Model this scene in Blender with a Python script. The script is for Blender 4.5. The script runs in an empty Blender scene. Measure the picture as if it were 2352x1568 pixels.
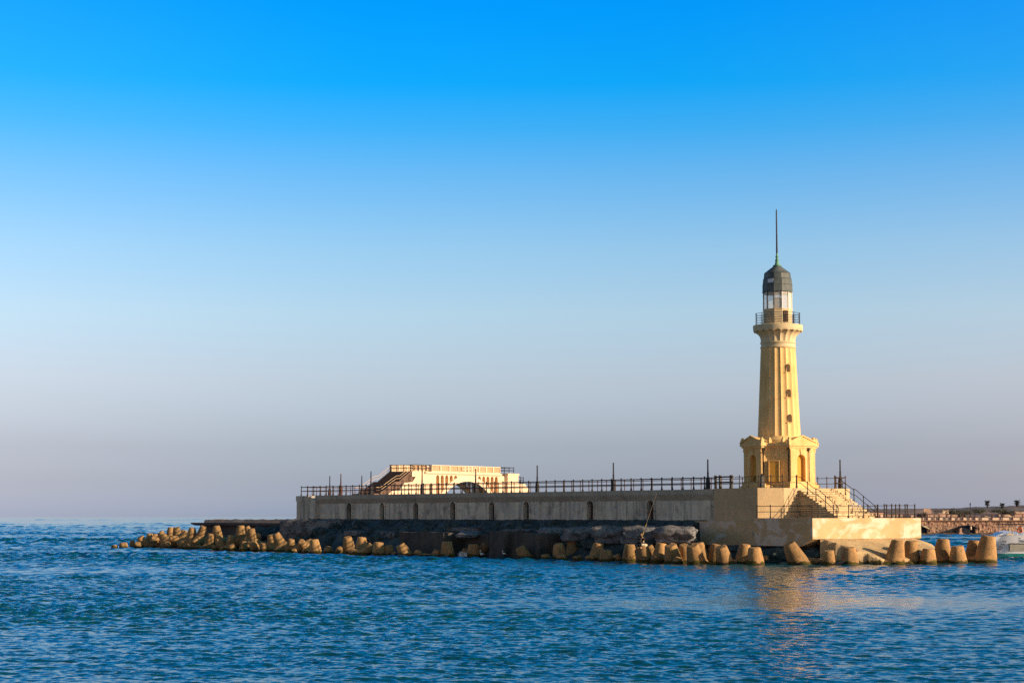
import bpy, bmesh, math, random
import numpy as np
from mathutils import Vector, Matrix, noise
random.seed(7)
PI = math.pi
R = math.radians
sc = bpy.context.scene
COL = sc.collection

# ------------------------------------------------------------------ camera, sky, sun, exposure
H_EYE = 3.8                       # eye height above the water
F_PX, CX, CY = 4389.0, 1176.0, 784.0
PITCH = math.atan((1182 - 784) / F_PX)
cam_d = bpy.data.cameras.new('camera')
cam_d.sensor_width = 36.0
cam_d.lens = 36.0 * F_PX / 2352.0
cam_d.clip_start, cam_d.clip_end = 0.5, 9000.0
cam = bpy.data.objects.new('camera', cam_d)
COL.objects.link(cam)
cam.location = (0, 0, H_EYE)
cam.rotation_euler = (PI / 2 + PITCH, 0, 0)
sc.camera = cam

SUN_EL, SUN_AZ = R(15.5), R(112)  # azimuth clockwise from +Y
sun_dir = Vector((math.sin(SUN_AZ) * math.cos(SUN_EL), math.cos(SUN_AZ) * math.cos(SUN_EL), math.sin(SUN_EL)))
sun_d = bpy.data.lights.new('sun', 'SUN')
sun_d.energy = 5.0
sun_d.angle = R(0.5)
sun_d.color = (1.0, 0.75, 0.48)
sun = bpy.data.objects.new('sun', sun_d)
COL.objects.link(sun)
sun.location = (120, -40, 60)
sun.rotation_euler = sun_dir.to_track_quat('Z', 'Y').to_euler()

world = bpy.data.worlds.new('World')
sc.world = world
world.use_nodes = True
nt = world.node_tree
bg = nt.nodes['Background']
sky = nt.nodes.new('ShaderNodeTexSky')
sky.sky_type = 'NISHITA'
sky.sun_disc = False
sky.sun_elevation = SUN_EL
sky.sun_rotation = SUN_AZ
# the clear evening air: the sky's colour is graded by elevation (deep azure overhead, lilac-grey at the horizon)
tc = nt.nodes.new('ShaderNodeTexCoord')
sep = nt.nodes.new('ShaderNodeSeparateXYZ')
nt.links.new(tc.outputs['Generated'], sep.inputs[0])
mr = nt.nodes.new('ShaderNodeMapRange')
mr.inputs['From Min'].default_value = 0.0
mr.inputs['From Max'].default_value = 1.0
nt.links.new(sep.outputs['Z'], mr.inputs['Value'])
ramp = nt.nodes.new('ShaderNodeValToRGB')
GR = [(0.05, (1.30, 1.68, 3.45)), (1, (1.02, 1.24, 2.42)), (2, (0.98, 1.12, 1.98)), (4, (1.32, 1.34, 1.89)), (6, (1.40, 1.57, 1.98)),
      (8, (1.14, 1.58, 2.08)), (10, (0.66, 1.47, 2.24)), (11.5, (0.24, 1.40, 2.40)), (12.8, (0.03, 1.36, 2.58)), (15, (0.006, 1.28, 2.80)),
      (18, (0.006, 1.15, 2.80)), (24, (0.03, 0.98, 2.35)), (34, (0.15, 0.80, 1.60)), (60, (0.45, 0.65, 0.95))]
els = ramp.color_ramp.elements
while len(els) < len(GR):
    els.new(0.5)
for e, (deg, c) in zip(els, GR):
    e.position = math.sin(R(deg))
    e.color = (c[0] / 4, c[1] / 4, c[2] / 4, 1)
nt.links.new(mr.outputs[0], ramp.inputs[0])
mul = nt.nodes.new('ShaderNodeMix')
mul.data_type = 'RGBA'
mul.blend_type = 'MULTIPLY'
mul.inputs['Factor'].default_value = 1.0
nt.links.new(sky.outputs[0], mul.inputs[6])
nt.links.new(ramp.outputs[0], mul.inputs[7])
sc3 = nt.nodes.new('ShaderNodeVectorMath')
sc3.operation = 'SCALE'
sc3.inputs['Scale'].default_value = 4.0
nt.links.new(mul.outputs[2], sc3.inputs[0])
# warm tint added to the sky beside and behind the viewer, to warm shaded faces
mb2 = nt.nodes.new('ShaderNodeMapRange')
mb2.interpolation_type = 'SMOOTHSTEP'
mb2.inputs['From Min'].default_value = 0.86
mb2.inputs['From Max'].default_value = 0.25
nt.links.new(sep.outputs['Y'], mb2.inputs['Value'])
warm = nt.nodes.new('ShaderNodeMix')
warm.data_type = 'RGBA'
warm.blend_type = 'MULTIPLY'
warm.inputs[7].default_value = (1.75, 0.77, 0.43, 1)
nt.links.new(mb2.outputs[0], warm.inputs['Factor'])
# thin lilac haze towards both sides of the view
ab = nt.nodes.new('ShaderNodeMath')
ab.operation = 'ABSOLUTE'
nt.links.new(sep.outputs['X'], ab.inputs[0])
hz = nt.nodes.new('ShaderNodeMapRange')
hz.interpolation_type = 'SMOOTHSTEP'
hz.inputs['From Min'].default_value = 0.06
hz.inputs['From Max'].default_value = 0.32
nt.links.new(ab.outputs[0], hz.inputs['Value'])
lil = nt.nodes.new('ShaderNodeMix')
lil.data_type = 'RGBA'
lil.blend_type = 'ADD'
lil.inputs[7].default_value = (0.75, 0.42, 0.32, 1)
lowz = nt.nodes.new('ShaderNodeMapRange')
lowz.inputs['From Min'].default_value = 0.02
lowz.inputs['From Max'].default_value = 0.30
lowz.inputs['To Min'].default_value = 1.0
lowz.inputs['To Max'].default_value = 0.0
nt.links.new(sep.outputs['Z'], lowz.inputs['Value'])
hzm = nt.nodes.new('ShaderNodeMath')
hzm.operation = 'MULTIPLY'
nt.links.new(hz.outputs[0], hzm.inputs[0])
nt.links.new(lowz.outputs[0], hzm.inputs[1])
nt.links.new(hzm.outputs[0], lil.inputs['Factor'])
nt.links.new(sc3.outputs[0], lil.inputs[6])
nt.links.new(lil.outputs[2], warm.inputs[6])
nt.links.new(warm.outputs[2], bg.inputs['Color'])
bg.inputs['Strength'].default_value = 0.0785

sc.view_settings.view_transform = 'Standard'
sc.view_settings.look = 'None'
sc.view_settings.exposure = 0.35
sc.view_settings.gamma = 1.0
sc.render.engine = 'CYCLES'
sc.cycles.max_bounces = 6
sc.cycles.use_denoising = False

# ------------------------------------------------------------------ survey: photo measurements -> places on real planes
def ray(x, y):
    a, b = (x - CX) / F_PX, (CY - y) / F_PX
    c, s = math.cos(PITCH), math.sin(PITCH)
    return Vector((a, c - b * s, s + b * c))

def at(x, y, Y):
    d = ray(x, y)
    t = Y / d.y
    return Vector((d.x * t, Y, H_EYE + d.z * t))

def plane(x, y, n, k):
    d = ray(x, y)
    t = k / (d.x * n[0] + d.y * n[1])
    return Vector((d.x * t, d.y * t, H_EYE + d.z * t))

AZ = R(36)
NV = (math.cos(AZ), math.sin(AZ))         # across the pier, seaward
EV = (math.sin(AZ), -math.cos(AZ))        # along the pier, towards its lighthouse end
C0 = Vector((23.325, 149.0, 0.0))         # front corner of the landing stage
PIER_RZ = math.atan2(EV[1], EV[0])
K0 = C0.x * NV[0] + C0.y * NV[1]
S0 = C0.x * EV[0] + C0.y * EV[1]

def pw(x, y, z=0.0):                       # pier coordinates -> world
    return Vector((C0.x + EV[0] * x + NV[0] * y, C0.y + EV[1] * x + NV[1] * y, z))

def pl(p):                                 # world -> pier coordinates
    return Vector((p[0] * EV[0] + p[1] * EV[1] - S0, p[0] * NV[0] + p[1] * NV[1] - K0, p[2]))

XE = -5.52                                 # the platform's end face
def on_end(x, y):                          # pixel -> pier coordinates on the platform's end face
    return pl(plane(x, y, EV, S0 + XE))

def on_wall(x, y, n):                      # pixel -> pier coordinates on the vertical plane y = n
    return pl(plane(x, y, NV, K0 + n))

# ------------------------------------------------------------------ mesh helpers
class MB:
    def __init__(self):
        self.v, self.f = [], []
    def add(self, vs, fs):
        o = len(self.v)
        self.v += [tuple(p) for p in vs]
        self.f += [tuple(i + o for i in f) for f in fs]
        return self
    def box(self, x0, x1, y0, y1, z0, z1):
        vs = [(x, y, z) for z in (z0, z1) for y in (y0, y1) for x in (x0, x1)]
        return self.add(vs, [(0, 2, 3, 1), (4, 5, 7, 6), (0, 1, 5, 4), (2, 6, 7, 3), (0, 4, 6, 2), (1, 3, 7, 5)])
    def prism(self, pts, z0, z1):          # polygon in xy, extruded in z (counter-clockwise)
        n = len(pts)
        vs = [(p[0], p[1], z0) for p in pts] + [(p[0], p[1], z1) for p in pts]
        fs = [tuple(range(n - 1, -1, -1)), tuple(range(n, 2 * n))]
        fs += [(i, (i + 1) % n, n + (i + 1) % n, n + i) for i in range(n)]
        return self.add(vs, fs)
    def slab(self, pts, a, b, axis='y'):   # polygon (u, z) extruded along y (u = x) or along x (u = y)
        n = len(pts)
        if axis == 'y':
            vs = [(p[0], a, p[1]) for p in pts] + [(p[0], b, p[1]) for p in pts]
        else:
            vs = [(a, p[0], p[1]) for p in pts] + [(b, p[0], p[1]) for p in pts]
        fs = [tuple(range(n)), tuple(range(2 * n - 1, n - 1, -1))]
        fs += [(i, n + i, n + (i + 1) % n, (i + 1) % n) for i in range(n)]
        return self.add(vs, fs)
    def cyl(self, p0, p1, r0, r1=None, seg=10, cap=True):
        r1 = r0 if r1 is None else r1
        p0, p1 = Vector(p0), Vector(p1)
        d = (p1 - p0)
        q = d.to_track_quat('Z', 'Y')
        vs = []
        for p, r in ((p0, r0), (p1, r1)):
            for i in range(seg):
                a = 2 * PI * i / seg
                vs.append(p + q @ Vector((r * math.cos(a), r * math.sin(a), 0)))
        fs = [(i, (i + 1) % seg, seg + (i + 1) % seg, seg + i) for i in range(seg)]
        if cap:
            fs += [tuple(range(seg - 1, -1, -1)), tuple(range(seg, 2 * seg))]
        return self.add(vs, fs)
    def path(self, pts, r, seg=8):
        for a, b in zip(pts[:-1], pts[1:]):
            self.cyl(a, b, r, r, seg)
        return self
    def lathe(self, prof, seg=32, c=(0, 0), ph=0.0, rfun=None, cap=True):
        vs = []
        for r, z in prof:
            for i in range(seg):
                a = 2 * PI * i / seg + ph
                rr = r * (rfun(a, z) if rfun else 1.0)
                vs.append((c[0] + rr * math.cos(a), c[1] + rr * math.sin(a), z))
        fs = []
        for j in range(len(prof) - 1):
            for i in range(seg):
                k = (i + 1) % seg
                fs.append((j * seg + i, j * seg + k, (j + 1) * seg + k, (j + 1) * seg + i))
        if cap:
            fs += [tuple(range(seg - 1, -1, -1)), tuple(range((len(prof) - 1) * seg, len(prof) * seg))]
        return self.add(vs, fs)
    def ball(self, c, r, seg=12, rings=8, sq=(1, 1, 1)):
        vs = [(c[0], c[1], c[2] - r * sq[2])]
        for j in range(1, rings):
            t = PI * j / rings - PI / 2
            for i in range(seg):
                a = 2 * PI * i / seg
                vs.append((c[0] + r * sq[0] * math.cos(t) * math.cos(a), c[1] + r * sq[1] * math.cos(t) * math.sin(a), c[2] + r * sq[2] * math.sin(t)))
        vs.append((c[0], c[1], c[2] + r * sq[2]))
        fs = [(0, 1 + (i + 1) % seg, 1 + i) for i in range(seg)]
        for j in range(rings - 2):
            for i in range(seg):
                k = (i + 1) % seg
                fs.append((1 + j * seg + i, 1 + j * seg + k, 1 + (j + 1) * seg + k, 1 + (j + 1) * seg + i))
        o = 1 + (rings - 2) * seg
        fs += [(o + i, o + (i + 1) % seg, o + seg) for i in range(seg)]
        return self.add(vs, fs)
    def torus(self, c, R0, r, q=None, seg=28, sub=10):
        vs, fs = [], []
        for i in range(seg):
            a = 2 * PI * i / seg
            for j in range(sub):
                b = 2 * PI * j / sub
                p = Vector(((R0 + r * math.cos(b)) * math.cos(a), (R0 + r * math.cos(b)) * math.sin(a), r * math.sin(b)))
                vs.append((q @ p if q else p) + Vector(c))
        for i in range(seg):
            for j in range(sub):
                fs.append((i * sub + j, ((i + 1) % seg) * sub + j, ((i + 1) % seg) * sub + (j + 1) % sub, i * sub + (j + 1) % sub))
        return self.add(vs, fs)
    def tf(self, m, start=0):
        self.v = self.v[:start] + [tuple(m @ Vector(p)) for p in self.v[start:]]
        return self
    def arch_wall(self, x0, x1, z0, z1, y0, y1, ops, seg=10):
        # a wall along x, between y0 (front) and y1, with arched openings (centre, half width, sill, spring line)
        cur = x0
        for (c, w, zb, zs) in sorted(ops):
            if c - w > cur + 1e-4:
                self.box(cur, c - w, y0, y1, z0, z1)
            if zb > z0 + 1e-4:
                self.box(c - w, c + w, y0, y1, z0, zb)
            pts = [(c - w * math.cos(PI * i / seg), zs + w * math.sin(PI * i / seg)) for i in range(seg + 1)]
            poly = pts + [(c + w, z1), (c - w, z1)]
            for a, b in zip(pts[:-1], pts[1:]):
                q = [(a[0], y0, a[1]), (b[0], y0, b[1]), (b[0], y0, z1), (a[0], y0, z1), (a[0], y1, a[1]), (b[0], y1, b[1]), (b[0], y1, z1), (a[0], y1, z1)]
                self.add(q, [(0, 1, 2, 3), (7, 6, 5, 4), (0, 4, 5, 1), (3, 2, 6, 7)])
            cur = c + w
        if x1 > cur + 1e-4:
            self.box(cur, x1, y0, y1, z0, z1)
        return self

def link_mesh(name, me, mat, parent=None):
    o = bpy.data.objects.new(name, me)
    COL.objects.link(o)
    if mat:
        me.materials.append(mat)
    if parent:
        o.parent = parent
    return o

def make_mesh(name, mb, org=(0, 0, 0), smooth=None):
    me = bpy.data.meshes.new(name)
    ox, oy, oz = org
    me.from_pydata([(a - ox, b - oy, c - oz) for a, b, c in mb.v], [], mb.f)
    me.validate()
    bm = bmesh.new()
    bm.from_mesh(me)
    bmesh.ops.recalc_face_normals(bm, faces=bm.faces)
    bm.to_mesh(me)
    bm.free()
    if smooth:
        me.polygons.foreach_set('use_smooth', [True] * len(me.polygons))
        me.set_sharp_from_angle(angle=R(smooth))
    return me

def part(name, mb, mat, parent, org=(0, 0, 0), smooth=None, label=None, loc=None, kind=None):
    o = link_mesh(name, make_mesh(name, mb, org, smooth), mat, parent)
    if loc is not None:
        o.location = loc
    if label:
        o['label'] = label
    if kind:
        o['kind'] = kind
    return o

def tag(o, label=None, cat=None, group=None, kind=None):
    if label: o['label'] = label
    if cat: o['category'] = cat
    if group: o['group'] = group
    if kind: o['kind'] = kind
    return o

def thing(name, label, cat, loc=(0, 0, 0), rz=0.0, group=None):
    o = bpy.data.objects.new(name, None)
    o.empty_display_size = 0.3
    COL.objects.link(o)
    o.location = loc
    o.rotation_euler = (0, 0, rz)
    return tag(o, label, cat, group)

def pthing(name, label, cat, org, group=None):  # a thing standing in the pier's own frame
    return thing(name, label, cat, pw(*org), PIER_RZ, group)

def solo(name, mb, mat, label, cat, loc=(0, 0, 0), rz=0.0, org=(0, 0, 0), smooth=None, group=None):
    o = link_mesh(name, make_mesh(name, mb, org, smooth), mat)
    o.location = loc
    o.rotation_euler = (0, 0, rz)
    return tag(o, label, cat, group)

# ------------------------------------------------------------------ materials
def newmat(name):
    m = bpy.data.materials.new(name)
    m.use_nodes = True
    n = m.node_tree
    return m, n, n.nodes['Principled BSDF']

def rampnode(n, stops, interp='LINEAR'):
    r = n.nodes.new('ShaderNodeValToRGB')
    r.color_ramp.interpolation = interp
    e = r.color_ramp.elements
    while len(e) < len(stops):
        e.new(0.5)
    for k, (p, c) in zip(e, stops):
        k.position = p
        k.color = (*c, 1) if len(c) == 3 else c
    return r

def noisenode(n, vec, scale, detail=5, rough=0.6, dist=0.0):
    t = n.nodes.new('ShaderNodeTexNoise')
    t.inputs['Scale'].default_value = scale
    t.inputs['Detail'].default_value = detail
    t.inputs['Roughness'].default_value = rough
    t.inputs['Distortion'].default_value = dist
    n.links.new(vec, t.inputs['Vector'])
    return t

def mixc(n, fac, a, b, mode='MIX'):
    m = n.nodes.new('ShaderNodeMix')
    m.data_type = 'RGBA'
    m.blend_type = mode
    for sock, val in ((m.inputs['Factor'], fac), (m.inputs[6], a), (m.inputs[7], b)):
        if hasattr(val, 'links') or hasattr(val, 'is_linked'):
            n.links.new(val, sock)
        elif isinstance(val, (int, float)):
            sock.default_value = val
        else:
            sock.default_value = (*val, 1)
    return m.outputs[2]

def mapped(n, src, scale=(1, 1, 1), loc=(0, 0, 0)):
    mp = n.nodes.new('ShaderNodeMapping')
    mp.inputs['Scale'].default_value = scale
    mp.inputs['Location'].default_value = loc
    n.links.new(src, mp.inputs['Vector'])
    return mp.outputs[0]

def rough_mat(name, base, dark, light=None, scale=0.7, streak=0.0, streak_col=None, bump=0.25, bump_scale=6.0, rough=0.9,
              spots=None, patch=None, vary=0.0, algae=None, cracks=0.0):
    """weathered mineral surface: blotches, vertical run-off streaks, patches of plaster, specks, algae by the water"""
    m, n, b = newmat(name)
    tcn = n.nodes.new('ShaderNodeTexCoord')
    ob = tcn.outputs['Object']
    t1 = noisenode(n, ob, scale, 7, 0.65, 0.4)
    r1 = rampnode(n, [(0.32, dark), (0.55, base), (0.75, light or base)])
    n.links.new(t1.outputs['Fac'], r1.inputs[0])
    col = r1.outputs[0]
    if streak > 0:
        mv = mapped(n, ob, (1.6, 1.6, 0.13))
        t2 = noisenode(n, mv, 1.3, 6, 0.7)
        r2 = rampnode(n, [(0.47, (0, 0, 0)), (0.68, (streak,) * 3)])
        n.links.new(t2.outputs['Fac'], r2.inputs[0])
        col = mixc(n, r2.outputs[0], col, streak_col or dark)
    if patch:
        t3 = noisenode(n, mapped(n, ob, patch.get('scale', (0.5, 0.5, 0.5)), (3.1, 1.7, 0.4)), 1.0, 4, 0.55, 1.2)
        r3 = rampnode(n, [(patch.get('lo', 0.52), (0, 0, 0)), (patch.get('hi', 0.56), (patch.get('amt', 0.8),) * 3)])
        n.links.new(t3.outputs['Fac'], r3.inputs[0])
        col = mixc(n, r3.outputs[0], col, patch['col'])
    if spots:
        t4 = noisenode(n, mapped(n, ob, (1, 1, 1), (9, 4, 2)), spots.get('scale', 5.0), 3, 0.6)
        r4 = rampnode(n, [(spots.get('lo', 0.62), (0, 0, 0)), (spots.get('hi', 0.7), (spots.get('amt', 0.8),) * 3)])
        n.links.new(t4.outputs['Fac'], r4.inputs[0])
        col = mixc(n, r4.outputs[0], col, spots['col'])
    if vary > 0:
        oi = n.nodes.new('ShaderNodeObjectInfo')
        rv = rampnode(n, [(0, (1 - vary,) * 3), (1, (1 + vary * 0.6, 1 + vary * 0.5, 1 + vary * 0.4))])
        n.links.new(oi.outputs['Random'], rv.inputs[0])
        col = mixc(n, 1.0, col, rv.outputs[0], 'MULTIPLY')
    if algae:
        g = n.nodes.new('ShaderNodeNewGeometry')
        sp = n.nodes.new('ShaderNodeSeparateXYZ')
        n.links.new(g.outputs['Position'], sp.inputs[0])
        tn = noisenode(n, g.outputs['Position'], 2.2, 4, 0.6)
        ad = n.nodes.new('ShaderNodeMath')
        ad.operation = 'MULTIPLY_ADD'
        ad.inputs[1].default_value = -0.75
        n.links.new(tn.outputs['Fac'], ad.inputs[0])
        n.links.new(sp.outputs['Z'], ad.inputs[2])
        ra = rampnode(n, [(0.0, (1, 1, 1)), (0.03, (0.8,) * 3), (0.12, (0.0,) * 3)])
        ad2 = n.nodes.new('ShaderNodeMath')
        ad2.inputs[1].default_value = 0.17
        n.links.new(ad.outputs[0], ad2.inputs[0])
        n.links.new(ad2.outputs[0], ra.inputs[0])
        ca = rampnode(n, [(0.4, algae[0]), (0.62, algae[1])])
        n.links.new(tn.outputs['Fac'], ca.inputs[0])
        col = mixc(n, ra.outputs[0], col, ca.outputs[0])
    n.links.new(col, b.inputs['Base Color'])
    b.inputs['Roughness'].default_value = rough
    b.inputs['Specular IOR Level'].default_value = 0.25
    if bump > 0:
        tb = noisenode(n, ob, bump_scale, 6, 0.7)
        bp = n.nodes.new('ShaderNodeBump')
        bp.inputs['Strength'].default_value = bump
        bp.inputs['Distance'].default_value = 0.08
        n.links.new(tb.outputs['Fac'], bp.inputs['Height'])
        n.links.new(bp.outputs[0], b.inputs['Normal'])
    return m

def plain(name, c, rough=0.6, metal=0.0, noise_amt=0.25, scale=3.0, spec=0.4):
    m, n, b = newmat(name)
    tcn = n.nodes.new('ShaderNodeTexCoord')
    t = noisenode(n, tcn.outputs['Object'], scale, 4, 0.6)
    k = 1 - noise_amt
    r = rampnode(n, [(0.35, tuple(x * k for x in c)), (0.65, c)])
    n.links.new(t.outputs['Fac'], r.inputs[0])
    n.links.new(r.outputs[0], b.inputs['Base Color'])
    b.inputs['Roughness'].default_value = rough
    b.inputs['Metallic'].default_value = metal
    b.inputs['Specular IOR Level'].default_value = spec
    return m

M = {}
M['wall'] = rough_mat('sea wall concrete', (0.82, 0.73, 0.57), (0.52, 0.46, 0.36), (0.88, 0.79, 0.63), 0.35, 0.9, (0.25, 0.22, 0.20),
                      0.35, 5.0, spots=dict(scale=0.9, col=(0.21, 0.19, 0.185), lo=0.57, hi=0.68, amt=0.6),
                      patch=dict(scale=(0.22, 0.22, 0.5), col=(0.55, 0.52, 0.48), lo=0.54, hi=0.62, amt=0.5))
M['cornice'] = rough_mat('coping concrete', (0.54, 0.49, 0.39), (0.41, 0.37, 0.29), (0.60, 0.54, 0.44), 0.5, 0.4, (0.24, 0.21, 0.19), 0.25, 5.0)
M['niche'] = rough_mat('reddish niche render with shade', (0.11, 0.07, 0.06), (0.07, 0.05, 0.045), (0.14, 0.09, 0.07), 1.2, 0.5, (0.07, 0.06, 0.06), 0.3)  # reddish back of the niches, with the recess's shade mixed into the colour
M['plat'] = rough_mat('ochre landing render', (0.60, 0.45, 0.27), (0.49, 0.365, 0.22), (0.66, 0.50, 0.31), 0.45, 0.35, (0.42, 0.32, 0.215), 0.3, 5.0,
                      spots=dict(scale=1.6, col=(0.22, 0.165, 0.12), lo=0.66, hi=0.72, amt=0.6))
M['stage'] = rough_mat('patched landing render', (0.58, 0.42, 0.235), (0.49, 0.35, 0.19), (0.63, 0.465, 0.27), 0.4, 0.3, (0.42, 0.32, 0.22), 0.3, 5.0,
                       patch=dict(scale=(0.55, 0.32, 0.6), col=(0.72, 0.63, 0.54), lo=0.47, hi=0.58, amt=0.8),
                       spots=dict(scale=1.1, col=(0.2, 0.17, 0.14), lo=0.68, hi=0.73, amt=0.6))
M['apron'] = rough_mat('worn apron concrete', (0.58, 0.425, 0.24), (0.42, 0.30, 0.165), (0.64, 0.48, 0.29), 0.6, 0.0, None, 0.5, 4.0,
                       spots=dict(scale=2.0, col=(0.27, 0.195, 0.12), lo=0.58, hi=0.64, amt=0.7), algae=((0.035, 0.03, 0.02), (0.08, 0.07, 0.02)))
M['stair'] = rough_mat('worn stone steps', (0.66, 0.51, 0.31), (0.48, 0.36, 0.215), (0.70, 0.55, 0.34), 1.5, 0.0, None, 0.4, 6.0,
                       spots=dict(scale=3.5, col=(0.25, 0.17, 0.1), lo=0.64, hi=0.69, amt=0.8))
M['tetra'] = rough_mat('tetrapod concrete', (0.46, 0.275, 0.125), (0.27, 0.165, 0.08), (0.53, 0.335, 0.165), 1.1, 0.45, (0.20, 0.135, 0.07), 0.5, 6.0,
                       spots=dict(scale=3.2, col=(0.17, 0.12, 0.07), lo=0.6, hi=0.68, amt=0.7), vary=0.25, algae=((0.025, 0.022, 0.012), (0.10, 0.085, 0.015)))
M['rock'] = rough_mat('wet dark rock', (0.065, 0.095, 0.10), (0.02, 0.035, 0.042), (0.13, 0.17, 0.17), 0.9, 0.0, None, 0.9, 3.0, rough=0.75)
M['grey'] = rough_mat('grey sea-worn rubble', (0.24, 0.235, 0.25), (0.11, 0.11, 0.12), (0.34, 0.33, 0.34), 0.8, 0.3, (0.08, 0.085, 0.095), 0.8, 4.0,
                      spots=dict(scale=1.8, col=(0.06, 0.065, 0.07), lo=0.56, hi=0.62, amt=0.75))
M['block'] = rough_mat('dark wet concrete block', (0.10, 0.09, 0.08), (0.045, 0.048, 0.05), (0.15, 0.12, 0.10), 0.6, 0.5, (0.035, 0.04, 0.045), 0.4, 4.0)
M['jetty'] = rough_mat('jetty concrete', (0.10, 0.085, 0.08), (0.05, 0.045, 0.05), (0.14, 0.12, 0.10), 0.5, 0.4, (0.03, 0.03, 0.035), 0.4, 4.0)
M['jettytop'] = rough_mat('jetty top', (0.62, 0.45, 0.34), (0.48, 0.34, 0.26), (0.7, 0.54, 0.43), 0.7, 0.0, None, 0.3, 4.0)  # much paler than the sides: sunlight on the top put into the colour
M['cream'] = rough_mat('yellow cream lighthouse render', (0.87, 0.59, 0.265), (0.72, 0.47, 0.19), (0.90, 0.64, 0.31), 0.55, 0.6, (0.55, 0.37, 0.145), 0.12, 8.0, rough=0.8)
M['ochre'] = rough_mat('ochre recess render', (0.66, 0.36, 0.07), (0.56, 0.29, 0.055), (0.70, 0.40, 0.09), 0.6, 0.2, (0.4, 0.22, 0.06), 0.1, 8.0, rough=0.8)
M['palecream'] = rough_mat('pale watch room render', (0.70, 0.58, 0.38), (0.62, 0.50, 0.31), (0.73, 0.62, 0.42), 0.8, 0.2, (0.5, 0.37, 0.2), 0.1, 8.0, rough=0.8)
M['bridge'] = rough_mat('pale cream bridge render', (0.76, 0.60, 0.45), (0.71, 0.55, 0.40), (0.80, 0.64, 0.49), 0.3, 0.15, (0.6, 0.43, 0.26), 0.1, 6.0, rough=0.85)
M['bridgestep'] = rough_mat('brown bridge steps', (0.20, 0.13, 0.10), (0.14, 0.09, 0.08), (0.24, 0.16, 0.12), 0.8, 0.0, None, 0.2, 6.0)
M['panel'] = rough_mat('ribbed parapet panel', (0.70, 0.52, 0.34), (0.62, 0.46, 0.29), (0.74, 0.56, 0.38), 0.6, 0.3, (0.5, 0.34, 0.19), 0.1, 6.0)
M['rail'] = plain('rusty dark rail paint', (0.035, 0.026, 0.024), 0.6, 0.0, 0.5, 4.0)
M['railrust'] = plain('brown rusted rail', (0.11, 0.05, 0.035), 0.75, 0.0, 0.5, 4.0)
M['railnavy'] = plain('navy gallery rail paint', (0.012, 0.018, 0.035), 0.5, 0.0, 0.3, 4.0)
M['black'] = plain('black gate paint', (0.008, 0.009, 0.014), 0.5, 0.0, 0.3)
M['pole'] = plain('dark pole paint', (0.018, 0.02, 0.03), 0.55, 0.0, 0.4)
M['lead'] = rough_mat('weathered lead dome', (0.13, 0.155, 0.16), (0.05, 0.075, 0.09), (0.19, 0.20, 0.17), 1.4, 0.6, (0.05, 0.065, 0.075), 0.1, 6.0, rough=0.55)
M['copper'] = plain('green copper finial', (0.16, 0.38, 0.26), 0.6, 0.0, 0.4, 5.0)
M['spire'] = plain('navy spire', (0.008, 0.018, 0.06), 0.45)
M['white'] = plain('white lantern frame', (0.72, 0.70, 0.62), 0.5, 0.0, 0.1)
M['pipe'] = plain('dark drain pipe', (0.04, 0.025, 0.015), 0.6, 0.0, 0.4)
M['grille'] = plain('brown window grille', (0.06, 0.03, 0.02), 0.7)
M['darkvoid'] = plain('dark window recess', (0.10, 0.055, 0.02), 0.8)
M['boatwhite'] = plain('white hull paint', (0.74, 0.80, 0.92), 0.35, 0.0, 0.06, 1.0, 0.5)
M['boatgrey'] = plain('grey stern well', (0.42, 0.42, 0.38), 0.5, 0.0, 0.2, 2.0)
M['teal'] = plain('teal boot top', (0.015, 0.26, 0.27), 0.4, 0.0, 0.2, 2.0)
M['navy'] = plain('dark antifouling', (0.006, 0.014, 0.022), 0.5, 0.0, 0.3, 2.0)
M['canopy'] = plain('dark canopy', (0.03, 0.022, 0.02), 0.7)
M['orange'] = plain('orange lifebuoy', (0.55, 0.12, 0.05), 0.5, 0.0, 0.25, 6.0)
M['red'] = plain('red buoy', (0.62, 0.06, 0.03), 0.45, 0.0, 0.3, 6.0)
M['tender'] = plain('cream tender hull', (0.74, 0.62, 0.45), 0.5, 0.0, 0.15, 2.0)
M['skin'] = plain('skin', (0.42, 0.26, 0.18), 0.55, 0.0, 0.1, 20.0)
M['jacket'] = plain('black jacket cloth', (0.014, 0.013, 0.018), 0.9, 0.0, 0.4, 14.0)
M['trouser'] = plain('dark trouser cloth', (0.018, 0.02, 0.03), 0.9, 0.0, 0.4, 14.0)
M['bag'] = plain('pale cloth', (0.74, 0.66, 0.5), 0.9, 0.0, 0.2, 12.0)
M['hair'] = plain('black hair', (0.008, 0.007, 0.006), 0.7)
M['shoe'] = plain('tan shoe', (0.45, 0.26, 0.17), 0.7)
M['rod'] = plain('pale fishing rod', (0.30, 0.24, 0.18), 0.4)
M['cork'] = plain('yellow cork grip', (0.75, 0.55, 0.12), 0.7)
M['spray'] = plain('white spray', (0.80, 0.80, 0.80), 0.4, 0.0, 0.05)
M['quay'] = rough_mat('pink rubble stone quay', (0.56, 0.34, 0.24), (0.17, 0.11, 0.09), (0.74, 0.50, 0.36), 1.5, 0.0, None, 1.0, 2.2,
                      spots=dict(scale=2.0, col=(0.62, 0.43, 0.31), lo=0.56, hi=0.62, amt=0.85))
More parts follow.
